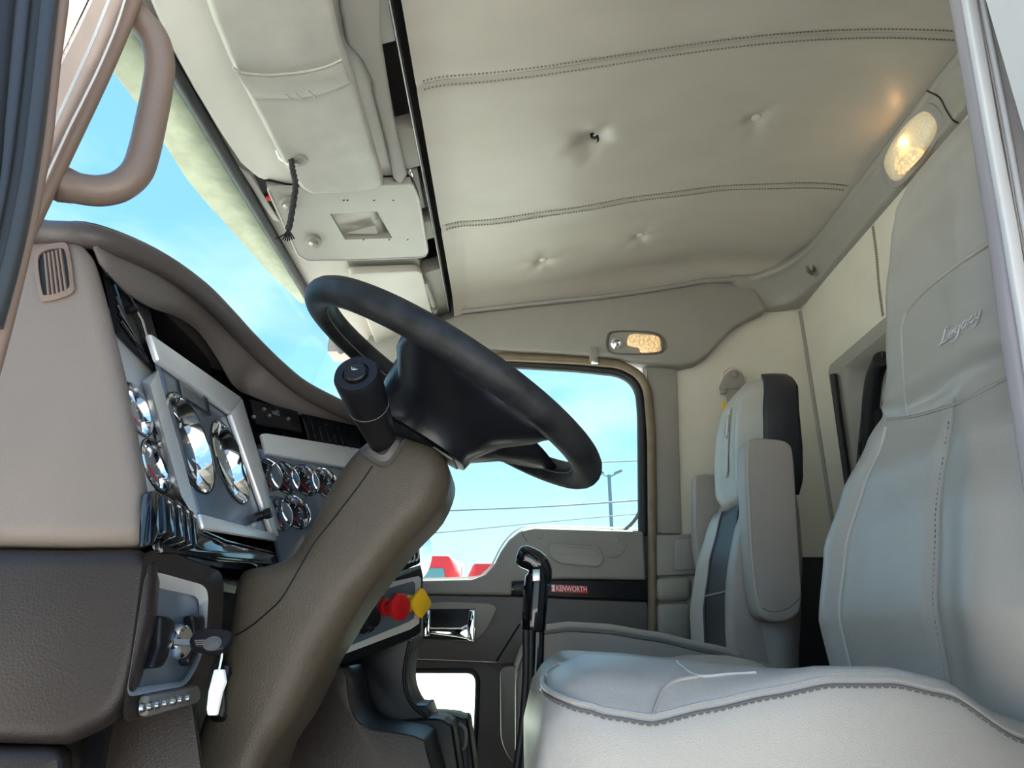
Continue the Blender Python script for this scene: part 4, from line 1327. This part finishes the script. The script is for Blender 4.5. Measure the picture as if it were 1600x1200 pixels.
octo = [(math.cos(math.radians(22.5 + 45 * k)), math.sin(math.radians(22.5 + 45 * k))) for k in range(8)]
pull_knob(600, 949, 0.035, octo, 'red', 'red octagonal air valve knob')
pull_knob(636, 943, 0.030, [(1.0, 0.15), (0.15, 1.05), (-0.15, 1.05), (-1.0, 0.15), (-1.0, -0.15), (-0.15, -1.05), (0.15, -1.05), (1.0, -0.15)], 'yellow', 'yellow diamond park brake knob')
lathe('rotary_knob', PQ(566, 968, 0.002), KNn, [(0.026, 0), (0.025, 0.010), (0.019, 0.012), (0.018, 0.028), (0.012, 0.030)], 'black', bpan, 20)
tube('knob_ring', [PQ(566, 968, 0.012) + basis(KNn)[0] * (0.024 * math.cos(a * .262)) + basis(KNn)[1] * (0.024 * math.sin(a * .262)) for a in range(24)], 0.0014, 'steel', bpan, 6, True)
bv = prism('air_vent', polyQ([(560, 905), (632, 842), (650, 838), (656, 846), (658, 880), (570, 918)], 0.004), -KNn * 0.024, 'black', dash, bev=0.004)
for k in range(4):
    tube('louvre', cr(polyQ([(622 + k * 8, 860 - k * 2), (630 + k * 7.5, 858 - k * 1), (636 + k * 6, 876 - k * 2), (632 + k * 6, 882 - k * 2)], 0.006), 3), 0.0017, 'silver', bv, 6)
prism('vent_ledge', polyQ([(560, 922), (600, 900), (658, 882), (659, 888), (604, 910), (560, 932)], 0.008), -KNn * 0.008, 'panel_blue', dash, bev=0.002)

# ---- lower centre console and cup holder
cc = thing('centre_console', 'brown grained lower console with black column and cup holder', 'console', (-0.2, 1.4, 0.02))
prism('side_cover', cr(pyl([(360, 1320), (410, 1190), (465, 1100), (508, 1056), (530, 1042), (541, 1058), (545, 1092), (556, 1122), (580, 1138), (630, 1146), (656, 1154), (667, 1174), (670, 1320)], 1.22), 3, True), (0, 0.16, 0), 'dash_dk', cc, bev=0.010, seg=3)
prism('lower_column', cr(pyl([(525, 1320), (530, 1040), (560, 1020), (640, 992), (646, 1000), (636, 1040), (637, 1075), (650, 1102), (672, 1120), (672, 1320)], 1.42), 3, True), (0, 0.14, 0), 'black', cc, bev=0.006)
tube('column_edge', cr(pyl([(640, 1002), (632, 1042), (633, 1076), (646, 1104), (668, 1120)], 1.418), 4), 0.003, 'black', cc, 8)
for v in (1063, 1103):
    lathe('lighter_socket', PY(553, v, 1.415), (0.3, -1, 0), [(0.014, 0), (0.014, 0.006), (0.010, 0.008), (0.009, 0.002)], 'steel', cc, 18)
ch_ = prism('cup_holder', cr(pyl([(572, 1320), (574, 1146), (588, 1132), (630, 1126), (678, 1122), (700, 1130), (710, 1152), (716, 1320)], 1.40), 3, True), (0, 0.12, 0), 'black', cc, bev=0.012, seg=3)
ch2 = prism('cup_holder', cr(pyl([(620, 1320), (622, 1130), (640, 1118), (690, 1116), (722, 1122), (734, 1142), (740, 1320)], 1.54), 3, True), (0, 0.12, 0), 'black', cc, bev=0.012, seg=3)
for (u, v, Y, r) in ((640, 1128, 1.46, 0.048), (676, 1117, 1.60, 0.048)):
    c = PY(u, v, Y)
    lathe('cup_ring', c, (0, 0, 1), [(r, -0.006), (r, 0.004), (r * 0.9, 0.005), (r * 0.88, -0.002)], 'black', cc, 24)
tube('holder_clip', cr(pyl([(716, 1130), (727, 1140), (727, 1165), (722, 1172)], 1.535), 3), 0.004, 'plastic_md', cc, 6)

# ================================================================ STEERING COLUMN
YN, YF = 0.895, 1.055
col = thing('steering_column', 'brown grained steering column shroud with black stalk', 'steering column', (-0.3, 0.985, 0.4))
secs = [((588, 668), (684, 696)), ((572, 678), (696, 716)), ((545, 700), (700, 746)), ((512, 745), (680, 794)), ((486, 795), (640, 836)), ((462, 842), (604, 878)), ((440, 868), (578, 912)),
        ((402, 880), (558, 940)), ((368, 888), (540, 968)), ((354, 912), (522, 998)), ((346, 960), (498, 1036)), ((334, 1030), (474, 1084)), ((314, 1100), (446, 1134)), ((296, 1160), (412, 1182)), ((282, 1240), (385, 1256)), ((270, 1320), (370, 1330))]
rings = []
for i, (l, r) in enumerate(secs):
    a, b = PY(*l, YN), PY(*r, YN)
    w = (b - a).length
    ax = (b - a).normalized()
    c = (a + b) / 2
    sh = 0.8 if i == 0 else (0.95 if i == 1 else 1)
    rr = rrect(w, (YF - YN) * sh, min(0.042, w * 0.32), 5)
    rings.append([V((c.x + ax.x * p, (YN + YF) / 2 + q, c.z + ax.z * p)) for p, q in rr])
rs = []
for j in range(len(rings[0])):
    rs.append(cr([r[j] for r in rings], 3))
rings = [list(x) for x in zip(*rs)]
shr = loft('shroud', rings, 'column', col, ang=60)
tube('split_line', drape(shr, [(582, 728), (560, 760), (520, 812), (490, 850), (460, 902), (440, 935), (420, 955), (390, 980), (352, 1002)], 0.0, 6), 0.0011, 'black', col, 6)
tube('split_line', drape(shr, [(606, 682), (622, 692), (630, 686), (640, 672)], 0.0, 4), 0.0011, 'black', col, 6)
bt = cr(drape(shr, [(561, 694), (572, 678), (592, 668), (616, 666), (632, 676), (636, 688), (624, 710), (612, 726), (598, 730), (580, 722), (565, 708)], 0.0015, 1), 3, True)
bc = sum(bt, V()) / len(bt)
loft('stalk_boot', [[p + V((0, 0.004, 0)) for p in bt], [bc + (p - bc) * 0.98 + V((0, -0.006, 0)) for p in bt], [bc + (p - bc) * 0.75 + V((0, -0.006, 0)) for p in bt], [bc + (p - bc) * 0.55 + V((0, -0.016, 0.002)) for p in bt]], 'plastic_dk', col)
s0, s1 = hit(shr, 598, 692) + V((0, 0.01, 0)), PY(556, 583, 0.765)
sd = (s1 - s0)
sl = sd.length
st = lathe('stalk', s0, sd, [(0.017, 0), (0.019, sl * 0.15), (0.0235, sl * 0.45), (0.025, sl * 0.58), (0.0255, sl * 0.6), (0.0275, sl * 0.9), (0.0275, sl * 0.96), (0.025, sl), (0.016, sl), (0.0155, sl - 0.004), (0.002, sl - 0.004)], 'black', col, 32)
sn = sd.normalized()
lathe('stalk_button', s1 - sn * 0.005, sn, [(0.0135, 0), (0.0135, 0.008), (0.012, 0.0095), (0.002, 0.0098)], 'black', st, 24)
bx_, by_, _ = basis(sn, (0.3, 0, 1))
for k in range(4):
    tube('wiper_symbol', [s1 + sn * 0.0052 + bx_ * (-0.004 + 0.0007 * k) + by_ * (0.000), s1 + sn * 0.0052 + bx_ * (-0.006 + 0.0028 * k) + by_ * (0.0042 - 0.0006 * k)], 0.00025, 'white', st, 5)
lathe('stalk_ring', s0 + sn * sl * 0.59, sn, [(0.0250, -0.0003), (0.0256, 0), (0.0250, 0.0003)], 'plastic', st, 32)
# tilt lever low on the shroud, behind the key tag
c = hit(shr, 345, 1080)
tl = loft('tilt_lever', [[PY(u + w * math.cos(a * 0.785) , v + 5 * math.sin(a * 0.785), c.y - 0.012 + 0.008 * math.sin(a * 0.785)) for a in range(8)] for u, v, w in ((350, 1044, 11), (351, 1052, 12), (349, 1064, 7), (346, 1085, 8), (343, 1110, 11), (341, 1120, 14), (341, 1124, 12))], 'black', col, ang=60)

# ================================================================ STEERING WHEEL
WC = V((-0.0897, 0.987, 0.8997))
WN = V((math.sin(0.5578) * math.cos(-0.0514), math.sin(-0.0514), math.cos(0.5578) * math.cos(-0.0514)))
E1 = V((0, 1, 0)).cross(WN).normalized()
E2 = WN.cross(E1)
RW = 0.232
sw = thing('steering_wheel', 'worn black leather steering wheel seen from below', 'steering wheel', WC - WN * 0.09)
tube('rim', [WC + E1 * (RW * math.cos(t * math.pi / 48)) + E2 * (RW * math.sin(t * math.pi / 48)) for t in range(96)], 0.0205, 'wheel', sw, 18, True)
tube('rim_seam', [WC + E1 * ((RW - 0.0195) * math.cos(t * math.pi / 48)) + E2 * ((RW - 0.0195) * math.sin(t * math.pi / 48)) - WN * 0.0075 for t in range(96)], 0.0011, 'thread_dk', sw, 5, True)


def polar(tab, n=72, sc=1.0):
    out = []
    for k in range(n):
        a = 360 * k / n
        d = a if a <= 180 else 360 - a
        out.append((math.radians(a), interp(d, tab) * sc))
    return out


def hring(tab, off, sc=1.0):
    return [WC + E1 * (r * math.cos(a)) + E2 * (r * math.sin(a)) + WN * off for a, r in polar(tab, 72, sc)]


TB = [(0, .078), (45, .086), (90, .072), (135, .086), (180, .070)]
TM = [(0, .10), (30, .125), (60, .115), (95, .115), (120, .095), (140, .095), (180, .076)]
TU = [(0, .12), (22, .165), (33, .192), (45, .172), (62, .160), (80, .176), (95, .196), (108, .165), (122, .115), (140, .098), (180, .080)]
TT = [(0, .12), (22, .18), (33, .222), (44, .18), (62, .168), (80, .186), (94, .222), (106, .18), (120, .118), (140, .098), (180, .080)]
loft('hub', [hring(TB, -0.090, 0.9), hring(TB, -0.088), hring(TB, -0.074, 1.03), hring(TM, -0.045), hring(TU, -0.018), hring(TT, -0.004), hring(TT, 0.003), hring(TU, 0.008, 0.93), hring(TM, 0.02, 0.9), hring(TB, 0.026, 0.7)], 'hub', sw, ang=50)
lathe('hub_collar', WC - WN * 0.108, WN, [(0.050, 0), (0.056, 0.012), (0.060, 0.022)], 'black', sw, 28)
prism('hub_slot', [WC + E1 * a + E2 * b - WN * 0.0895 for a, b in ((0.02, -.05), (0.066, -.036), (0.066, 0.036), (0.02, 0.05))], -WN * 0.003, 'plastic_md', sw, bev=0.001)

# ================================================================ GEAR LEVER
YS = 1.28
gl = thing('gear_lever', 'tall black gear lever with a glossy pistol-grip knob', 'gear lever', PY(826, 1330, YS) )
tube('shaft', cr(pyl([(840, 984), (838, 1040), (832, 1120), (826, 1200), (818, 1420)], YS), 4), 0.0125, 'black_gl', gl, 14)
tube('air_hose', cr(pyl([(822, 984), (822, 1060), (816, 1140), (806, 1220), (796, 1420)], YS - 0.012), 4), 0.0065, 'rubber', gl, 8)
tube('air_hose', cr(pyl([(830, 984), (829, 1060), (824, 1140), (815, 1220), (806, 1420)], YS - 0.016), 4), 0.005, 'rubber', gl, 8)
loft('grip', [[PY(u, v, YS) + V((w * 0.00113 * math.cos(a * .3927), w * 0.00113 * math.sin(a * .3927), 0)) for a in range(16)] for u, v, w in ((834, 988, 16), (834, 985, 18.5), (836, 950, 19), (838, 915, 19), (839, 900, 18), (840, 893, 14))], 'black_gl', gl, ang=60)
tube('grip_knob', cr(pyl([(808, 866), (811, 867), (820, 870), (832, 875), (842, 883), (849, 894), (851, 906), (851, 914)], YS), 3), 0.0205, 'black_gl', gl, 16, scales=[0.2 + 0.8 * min(1, (i / 6) ** 0.5) if i < 6 else (1.0 if i < 13 else max(0.35, 1 - (i - 12) * 0.07)) for i in range(22)])
prism('range_switch', pyl([(832, 889), (844, 889), (844, 908), (832, 908)], YS - 0.026), (0, 0.01, 0), 'steel', gl, bev=0.001)
prism('splitter_lever', pyl([(798, 919), (806, 914), (819, 914), (819, 922), (802, 922)], YS - 0.004), (0, 0.012, 0), 'black', gl, bev=0.002)
lathe('lever_boot', PY(818, 1430, YS), (0, 0, 1), [(0.09, -0.06), (0.07, -0.01), (0.04, 0.04), (0.02, 0.06)], 'rubber', gl, 20)

# ================================================================ SEATS
class Back:
    """backrest surface: rows (z, x_front, half width, thickness, bolster)"""

    def __init__(s, rows, yc, seams=(), step=None):
        s.rows, s.yc, s.seams, s.step = rows, yc, seams, step
        s.z0, s.z1 = rows[0][0], rows[-1][0]

    def row(s, z):
        return [interp(z, [(r[0], r[k]) for r in s.rows]) for k in range(1, 5)]

    def front(s, z, t, off=0.0):
        X, hw, th, bol = s.row(z)
        e = abs(t)
        dx = th * 0.55 * e ** 6 - bol * math.exp(-((e - 0.72) / 0.22) ** 2)
        for sz0, sz1, f in s.seams:
            if sz0 <= z <= sz1:
                dx += 0.009 * min(1.0, (sz1 - z) / 0.06) * math.exp(-((t - f(z)) / 0.04) ** 2)
        if s.step:
            k = (z - s.step(s.yc + hw * t)) / 0.018
            k = max(0.0, min(1.0, k))
            dx -= 0.012 * k * k * (3 - 2 * k)
        return V((X + dx - off, s.yc + hw * t, z))

    def ring(s, z, n=56):
        X, hw, th, bol = s.row(z)
        R = [s.front(z, -1 + 2 * i / n) for i in range(n + 1)]
        for i in range(1, 12):
            t = 1 - 2 * i / 12
            R.append(V((X + th * (1 - 0.30 * abs(t) ** 4), s.yc + hw * t * (1.0 if abs(t) < .8 else 0.99), z)))
        return R

    def build(s, name, m, parent, n=46, z0=None, z1=None):
        z0, z1 = z0 or s.z0, z1 or s.z1
        zs = [z0 + (z1 - z0) * i / n for i in range(n + 1)]
        return loft(name, [s.ring(z) for z in zs], m, parent, ang=75)

    def patch(s, name, z0, z1, t0, t1, m, parent, off=0.003, n=20):
        f0 = t0 if callable(t0) else (lambda z: t0)
        f1 = t1 if callable(t1) else (lambda z: t1)
        rows = []
        for i in range(n + 1):
            z = z0 + (z1 - z0) * i / n
            a, b = f0(z), f1(z)
            rows.append([s.front(z, a + (b - a) * j / 16, off) for j in range(17)])
        return grid(name, rows, m, parent, 0.004, ang=75)


def edge_pt(x, yc, hw, edge, x0, x1, a=-1.012, dz=-0.012):
    t = (x - x0) / (x1 - x0)
    drop = 0.0
    if t < 0.12:
        q = 1 - t / 0.12
        drop = 0.085 * (1 - math.sqrt(max(0, 1 - q * q)))
    w = hw * (1 - 0.10 * max(0, 1 - t / 0.18) ** 2)
    return V((x, yc + w * a, interp(x, edge) - drop + dz))


def cushion(name, yc, hw, edge, topz, x0, x1, m, parent, zb=0.30):
    """edge: near/far top edge height along x; topz: crown height along x"""
    rows = []
    n = 40
    for i in range(n + 1):
        t = i / n
        x = x0 + (x1 - x0) * t
        f = 1.0
        drop = 0.0
        if t < 0.12:                       # rounded nose
            q = 1 - t / 0.12
            drop = 0.085 * (1 - math.sqrt(max(0, 1 - q * q)))
        w = hw * (1 - 0.10 * max(0, 1 - t / 0.18) ** 2)
        ze, zt = interp(x, edge) - drop, interp(x, topz) - drop
        half = [(-1.0, zb + 0.02), (-1.03, zb + 0.08), (-1.03, ze - 0.05), (-1.01, ze - 0.012), (-0.965, ze + 0.004), (-0.86, ze * .45 + zt * .55 + 0.004), (-0.6, zt), (-0.3, zt - 0.004), (0, zt - 0.006)]
        prof = half + [(-a, b) for a, b in half[-2::-1]]
        rows.append(cr([V((x, yc + w * a, b)) for a, b in prof], 3))
    # close the nose
    o = loft(name, rows, m, parent, caps=True, ang=75)
    return o


DY = 0.985
ds = thing('driver_seat', 'grey leather driver seat with tall stitched backrest', 'seat', (0.3, DY, 0.0))
drows = [(0.36, .53, .25, .12, 0.0), (0.45, .512, .275, .14, .02), (0.58, .515, .285, .15, .035), (0.69, .535, .287, .15, .03), (0.78, .562, .262, .14, .02), (0.86, .592, .205, .13, .012), (0.92, .622, .165, .125, .004),
         (0.98, .636, .156, .12, .006), (1.10, .660, .158, .12, .010), (1.22, .690, .160, .12, .008), (1.28, .704, .154, .11, .004), (1.315, .718, .132, .09, 0), (1.335, .735, .10, .06, 0), (1.345, .75, .05, .03, 0)]
sa = lambda z: interp(z, [(.4, .54), (.6, .56), (.75, .52), (.91, .42)])
sb_ = lambda z: -interp(z, [(.4, .30), (.6, .28), (.75, .32), (.91, .55)])
dbk = Back(drows, DY, [(0.3, 0.875, sa), (0.3, 0.865, sb_)], lambda y: 0.856 + 1.25 * (y - 0.93) ** 2)
dbo = dbk.build('backrest', 'leather', ds, 170)
HB = 0.925
# seams
for f, nm, mm in ((sa, 'piping', 'bead'), (sb_, 'seam', 'leather_dk')):
    ptsz = [dbk.front(0.45 + i * 0.0155, f(0.45 + i * 0.0155), 0.0012) for i in range(27 if nm == 'seam' else 28)]
    tube(nm, ptsz, 0.0028 if nm == 'piping' else 0.0018, mm, ds, 6)
    if nm == 'seam':
        ptsz = ptsz[:-2]
        stitches('stitching', [p + V((-0.002, 0.008, 0)) for p in ptsz], 'thread_dk', ds, 0.007, 0.0035, 0.0007)
tube('headrest_seam', drape(dbo, [(1387, 655), (1418, 652), (1450, 645), (1500, 629), (1540, 609), (1575, 590)], 0.0004, 4), 0.0024, 'leather_dk', ds, 6)
tube('headrest_seam', drape(dbo, [(1419, 650), (1414, 610), (1411, 560), (1409, 515), (1412, 500)], 0.0004, 4), 0.0018, 'bead', ds, 6)
tube('headrest_fold', drape(dbo, [(1410, 508), (1418, 486), (1440, 460), (1480, 426), (1540, 384), (1575, 362)], 0.0002, 4), 0.004, 'leather', ds, 8)
# script lettering, drawn as strokes and draped on the headrest
GLY = [('L', 1.15, [(1.0, 1.75), (0.85, 2.1), (0.6, 2.1), (0.45, 1.7), (0.42, 1.0), (0.2, 0.25), (-0.15, -0.05), (0.25, 0.12), (0.7, -0.02), (1.1, 0.12)]),
       ('e', 0.82, [(0.05, 0.42), (0.5, 0.55), (0.6, 0.88), (0.32, 1.0), (0.05, 0.68), (0.05, 0.25), (0.32, 0.0), (0.7, 0.22)]),
       ('g', 0.95, [(0.68, 0.85), (0.38, 1.0), (0.05, 0.65), (0.1, 0.2), (0.38, 0.12), (0.66, 0.5), (0.74, 0.98), (0.66, 0.1), (0.48, -0.75), (0.12, -1.05), (-0.22, -0.8)]),
       ('a', 1.0, [(0.68, 0.85), (0.38, 1.0), (0.05, 0.65), (0.08, 0.15), (0.34, 0.02), (0.64, 0.5), (0.74, 0.98), (0.66, 0.28), (0.78, 0.02), (0.95, 0.15)]),
       ('c', 0.82, [(0.62, 0.8), (0.38, 1.0), (0.05, 0.68), (0.05, 0.25), (0.32, 0.0), (0.68, 0.22)]),
       ('y', 0.9, [(0.05, 0.98), (0.08, 0.35), (0.3, 0.1), (0.6, 0.5), (0.78, 1.0), (0.66, 0.1), (0.46, -0.75), (0.1, -1.05), (-0.25, -0.8)])]
LG = []
gx = 0.0
for ch_, w_, st_ in GLY:
    LG.append([(1470 + (gx + a) * 11.3 + b * 1.6, 540 - (gx + a) * 8.2 - b * 10.5) for a, b in st_])
    gx += w_
bm = bmesh.new()
for s in LG:
    sweep_bm(bm, drape(dbo, s, 0.0016, 3), circ(0.0011, 6))
o = finish(bm, 'lettering', 'silver', ds, 60)
o['label'] = 'silver script lettering on the headrest'
# cushion
DE = [(0.0, .508), (.03, .508), (.09, .496), (.127, .491), (.18, .502), (.237, .513), (.294, .523), (.353, .523), (.403, .513), (.456, .478), (.55, .44)]
dc = cushion('cushion', DY, 0.275, DE, [(0.0, .528), (.08, .536), (.16, .532), (.25, .524), (.35, .505), (.55, .47)], 0.018, 0.56, 'leather', ds, 0.24)
spts = drape(dc, [(850, 1066), (849, 1078), (860, 1090), (892, 1105), (925, 1113)], 0.001, 4)
spts += cr([edge_pt(0.083 + 0.009 * i, DY, 0.275, DE, 0.018, 0.56) for i in range(52)], 2)
tube('cushion_piping', [p + V((0, 0.004, 0.005)) for p in spts], 0.0028, 'leather', ds, 6)
tube('cushion_seam', spts, 0.0014, 'thread_dk', ds, 5)
stitches('stitching', [p + V((0, -0.001, -0.002)) for p in spts], 'thread_dk', ds, 0.007, 0.004, 0.0008)
tube('cushion_seam', drape(dc, [(1021, 1117), (1030, 1090), (1042, 1072), (1062, 1062), (1090, 1058)], 0.0004, 4), 0.0018, 'leather_dk', ds, 6)
tube('cushion_seam', drape(dc, [(1058, 1034), (1066, 1042), (1092, 1057), (1140, 1054), (1182, 1052)], 0.0004, 4), 0.0018, 'bead', ds, 6)
tube('cushion_seam', drape(dc, [(846, 1078), (850, 1062), (862, 1046), (876, 1038)], 0.0006, 4), 0.0016, 'bead', ds, 6)
box('seat_base', (0.30, DY, 0.12), (0.44, 0.40, 0.24), 'plastic_dk', ds, 0.02)

PYC = 1.86
ps = thing('passenger_seat', 'grey and black leather passenger seat with raised armrests', 'seat', (0.3, PYC, 0.0))
prow = [(0.40, .52, .24, .12, .0), (0.50, .505, .255, .14, .02), (0.62, .512, .272, .15, .022), (0.74, .537, .258, .15, .022), (0.84, .567, .21, .14, .02), (0.90, .585, .175, .13, .008)]
pbk = Back(prow, PYC)
pbk.build('backrest', 'leather_dk', ps, 30)
pbk.patch('black_insert', 0.44, 0.88, -0.62, 0.34, 'leather_bk', ps, 0.004)
pbk.patch('side_panel', 0.44, 0.88, 0.34, 0.93, 'leather', ps, 0.004)
tube('insert_piping', [pbk.front(0.45 + i * 0.0145, 0.34, 0.005) for i in range(30)], 0.003, 'leather_bk', ps, 6)
tube('bolster_piping', [pbk.front(0.45 + i * 0.0145, -0.80, 0.001) for i in range(31)], 0.004, 'bead', ps, 6)
tube('insert_seam', [pbk.front(0.66, -0.60 + i * 0.093, 0.006) for i in range(11)], 0.002, 'leather_dk', ps, 6)
hrow = [(0.865, .585, .10, .09, 0), (0.88, .566, .125, .10, 0), (0.92, .563, .145, .11, .01), (1.0, .570, .152, .11, .012), (1.08, .580, .152, .105, .010), (1.15, .595, .146, .10, .006), (1.18, .608, .13, .085, 0), (1.195, .622, .10, .06, 0), (1.20, .635, .06, .04, 0)]
HYC = 1.825
hbk = Back(hrow, HYC)
hd = hbk.build('headrest', 'leather', ps, 34)
# black side of the headrest
sd_ = loft('headrest_side', [[V((hbk.front(z, -1).x - 0.012 + (hbk.row(z)[2] * 0.80 + 0.0) * k / 8, HYC - hbk.row(z)[1] * (1.0 + 0.04 * math.sin(math.pi * min(1, k / 8))) - 0.002, z)) for k in range(9)] for z in [0.885 + i * 0.0125 for i in range(25)]], 'leather_bk', ps, caps=False, close=False)
m_ = sd_.modifiers.new('thickness', 'SOLIDIFY')
m_.thickness = 0.012
em = prism('emblem', [hbk.front(z, t, 0.002) for z, t in ((1.14, -.12), (1.14, .02), (1.10, .05), (1.05, .0), (0.97, .02), (0.95, -.05), (0.97, -.12), (1.05, -.14))], (-0.003, 0, 0), 'bead', ps)
em['label'] = 'pale embroidered emblem'
tube('emblem_ring', [hbk.front(1.09 + 0.032 * math.sin(a * .393), -.05 + 0.10 * math.cos(a * .393), 0.004) for a in range(16)], 0.002, 'leather_dk', ps, 6, True)
PE = [(0.0, .550), (.06, .572), (.12, .579), (.2, .575), (.3, .56), (.42, .535), (.55, .5)]
pc = cushion('cushion', PYC, 0.26, PE, [(0.0, .545), (.08, .56), (.2, .555), (.35, .535), (.55, .50)], 0.008, 0.56, 'leather_dk', ps, 0.26)
pp_ = cr([edge_pt(0.012 + 0.012 * i, PYC, 0.26, PE, 0.008, 0.56, -0.985, 0.0) for i in range(40)], 2)
tube('cushion_piping', pp_, 0.009, 'leather', ps, 8)
tube('cushion_seam', [p + V((0, -0.007, -0.010)) for p in pp_], 0.0018, 'thread_dk', ps, 5)
box('seat_base', (0.30, PYC, 0.13), (0.44, 0.38, 0.26), 'plastic_dk', ps, 0.02)
# raised armrests
def armrest(px, Y, w, mm):
    o = prism('armrest', cr(pyl(px, Y), 3, True), (0, w, 0), mm, ps, bev=0.014, seg=4)
    return o


a1 = armrest([(1172, 686), (1212, 686), (1232, 692), (1240, 712), (1246, 800), (1252, 900), (1253, 940), (1246, 960), (1222, 972), (1196, 968), (1182, 950), (1172, 880), (1166, 780), (1163, 710)], 1.555, 0.06, 'leather_dk')
a1['label'] = 'raised grey armrest nearest the driver seat'
tube('armrest_piping', cr(pyl([(1170, 690), (1168, 720), (1170, 780), (1176, 880), (1186, 945), (1198, 962)], 1.558), 4), 0.004, 'leather', a1, 8)
tube('armrest_seam', cr(pyl([(1190, 950), (1208, 956), (1232, 950), (1250, 934)], 1.556), 4), 0.0015, 'thread_dk', a1, 6)
a2 = armrest([(1090, 742), (1130, 742), (1142, 750), (1146, 830), (1150, 900), (1100, 900), (1086, 840), (1086, 760)], 2.13, 0.05, 'leather_dk')
a2['label'] = 'raised grey armrest beside the side wall'
prism('seat_side', cr(pyl([(1166, 800), (1190, 800), (1232, 900), (1232, 1040), (1156, 1040), (1144, 960), (1148, 880)], 1.62), 3, True), (0, 0.06, 0), 'leather_dk', ps, bev=0.012, seg=3)

# ================================================================ OUTSIDE
mr = thing('side_mirror', 'round convex mirror outside the passenger window', 'mirror', PY(640, 905, 2.75))
mc = PY(638, 862, 2.75)
MN = V((0.75, -0.66, 0.0)).normalized()
lathe('mirror_shell', mc, MN, [(0.04, -0.07), (0.09, -0.05), (0.118, -0.01), (0.120, 0.004), (0.117, 0.007)], 'steel', mr, 36)
lathe('mirror_glass', mc, MN, [(0.1175, 0.006), (0.10, 0.012), (0.07, 0.019), (0.035, 0.0225), (0.002, 0.0235)], 'mirror', mr, 36, ang=80)
tube('mirror_arm', [mc - MN * 0.05, mc - MN * 0.06 + V((-0.10, 0.0, 0.0)), (-0.46, 2.40, 0.70)], 0.012, 'steel', mr, 8)


def truck(loc, label, h, w=2.35):
    t = thing('parked_truck', label, 'truck', loc, 'parked trucks beyond the yard')
    x, y, z = loc
    hh = h
    prism('cab', [(x - w / 2, y, z + 0.9), (x + w / 2, y, z + 0.9), (x + w / 2, y, z + hh * .84), (x + w * .42, y, z + hh * .93), (x - w * .42, y, z + hh * .93), (x - w / 2, y, z + hh * .84)], (0, 2.0, 0), 'truck_red', t, bev=0.08)
    prism('windshield', [(x - w * .42, y - .03, z + hh * .68), (x + w * .42, y - .03, z + hh * .68), (x + w * .36, y - .03, z + hh * .85), (x - w * .36, y - .03, z + hh * .85)], (0, 0.06, 0), 'glass_dk', t, bev=0.02)
    prism('hood', [(x - w * .36, y - 1.3, z + 0.8), (x + w * .36, y - 1.3, z + 0.8), (x + w * .33, y - 1.3, z + hh * .44), (x - w * .33, y - 1.3, z + hh * .44)], (0, 1.35, 0.1), 'truck_red', t, bev=0.08)
    prism('grille', [(x - w * .2, y - 1.36, z + 0.8), (x + w * .2, y - 1.36, z + 0.8), (x + w * .2, y - 1.36, z + hh * .40), (x - w * .2, y - 1.36, z + hh * .40)], (0, 0.08, 0), 'chrome', t, bev=0.02)
    for s in (-1, 1):
        lathe('headlamp', (x + s * w * .29, y - 1.33, z + hh * .30), (0, -1, 0), [(0.14, 0), (0.14, .06), (.05, .08)], 'white', t, 14)
        lathe('wheel', (x + s * w * .40, y - 0.7, z + 0.5), (1, 0, 0), [(0.3, -.15), (0.5, -.13), (0.5, .13), (0.3, .15)], 'rubber', t, 20)
        tube('exhaust_stack', [(x + s * w * .47, y + 2.2, z + 1.0), (x + s * w * .47, y + 2.2, z + hh)], 0.09, 'chrome', t, 10)
    box('bumper', (x, y - 1.4, z + 0.6), (w, 0.25, 0.35), 'white', t, 0.04)
    box('sleeper', (x, y + 2.6, z + hh * .60), (w, 1.1, hh * .72), 'white', t, 0.1)
    return t


truck((-2.6, 19.0, -1.2), 'red parked truck half hidden behind the round mirror', 4.15, 2.25)
truck((-0.20, 21.5, -1.2), 'red parked truck beside the door panel edge, further right', 4.2, 2.25)
pb = PY(953, 770, 34)
lpole = thing('light_pole', 'slim double-headed light pole outside the passenger window', 'light pole', (pb.x, 34, -1.2))
zt = PY(953, 742, 34).z
tube('pole', [(pb.x, 34, -1.2), (pb.x, 34, zt)], 0.09, 'pole', lpole, 10)
for s in (-1, 1):
    tube('arm', [(pb.x, 34, zt - 0.1), (pb.x + s * 0.25, 34, zt), (pb.x + s * 0.4, 34, zt + 0.1)], 0.05, 'pole', lpole, 6)
    box('lamp_head', (pb.x + s * 0.45, 34, zt + 0.12), (0.4, 0.3, 0.14), 'pole', lpole, 0.03, R=Matrix.Rotation(-s * 0.4, 3, 'Y'))
for k, (px, lab, r) in enumerate((([(560, 806), (700, 798), (860, 791), (1060, 777)], 'thick utility cable crossing the passenger window, upper of the lower pair', 0.035),
                               ([(560, 842), (700, 831), (860, 815), (1060, 797)], 'thin utility cable sagging lowest across the passenger window', 0.02),
                               ([(860, 726), (940, 722), (1060, 717)], 'utility cable highest in the passenger window by the light pole', 0.03))):
    o = tube('utility_cable', cr(pyl(px, 28), 5), r, 'wire', None, 6)
    tag(o, lab, 'cable', 'utility cables outside')
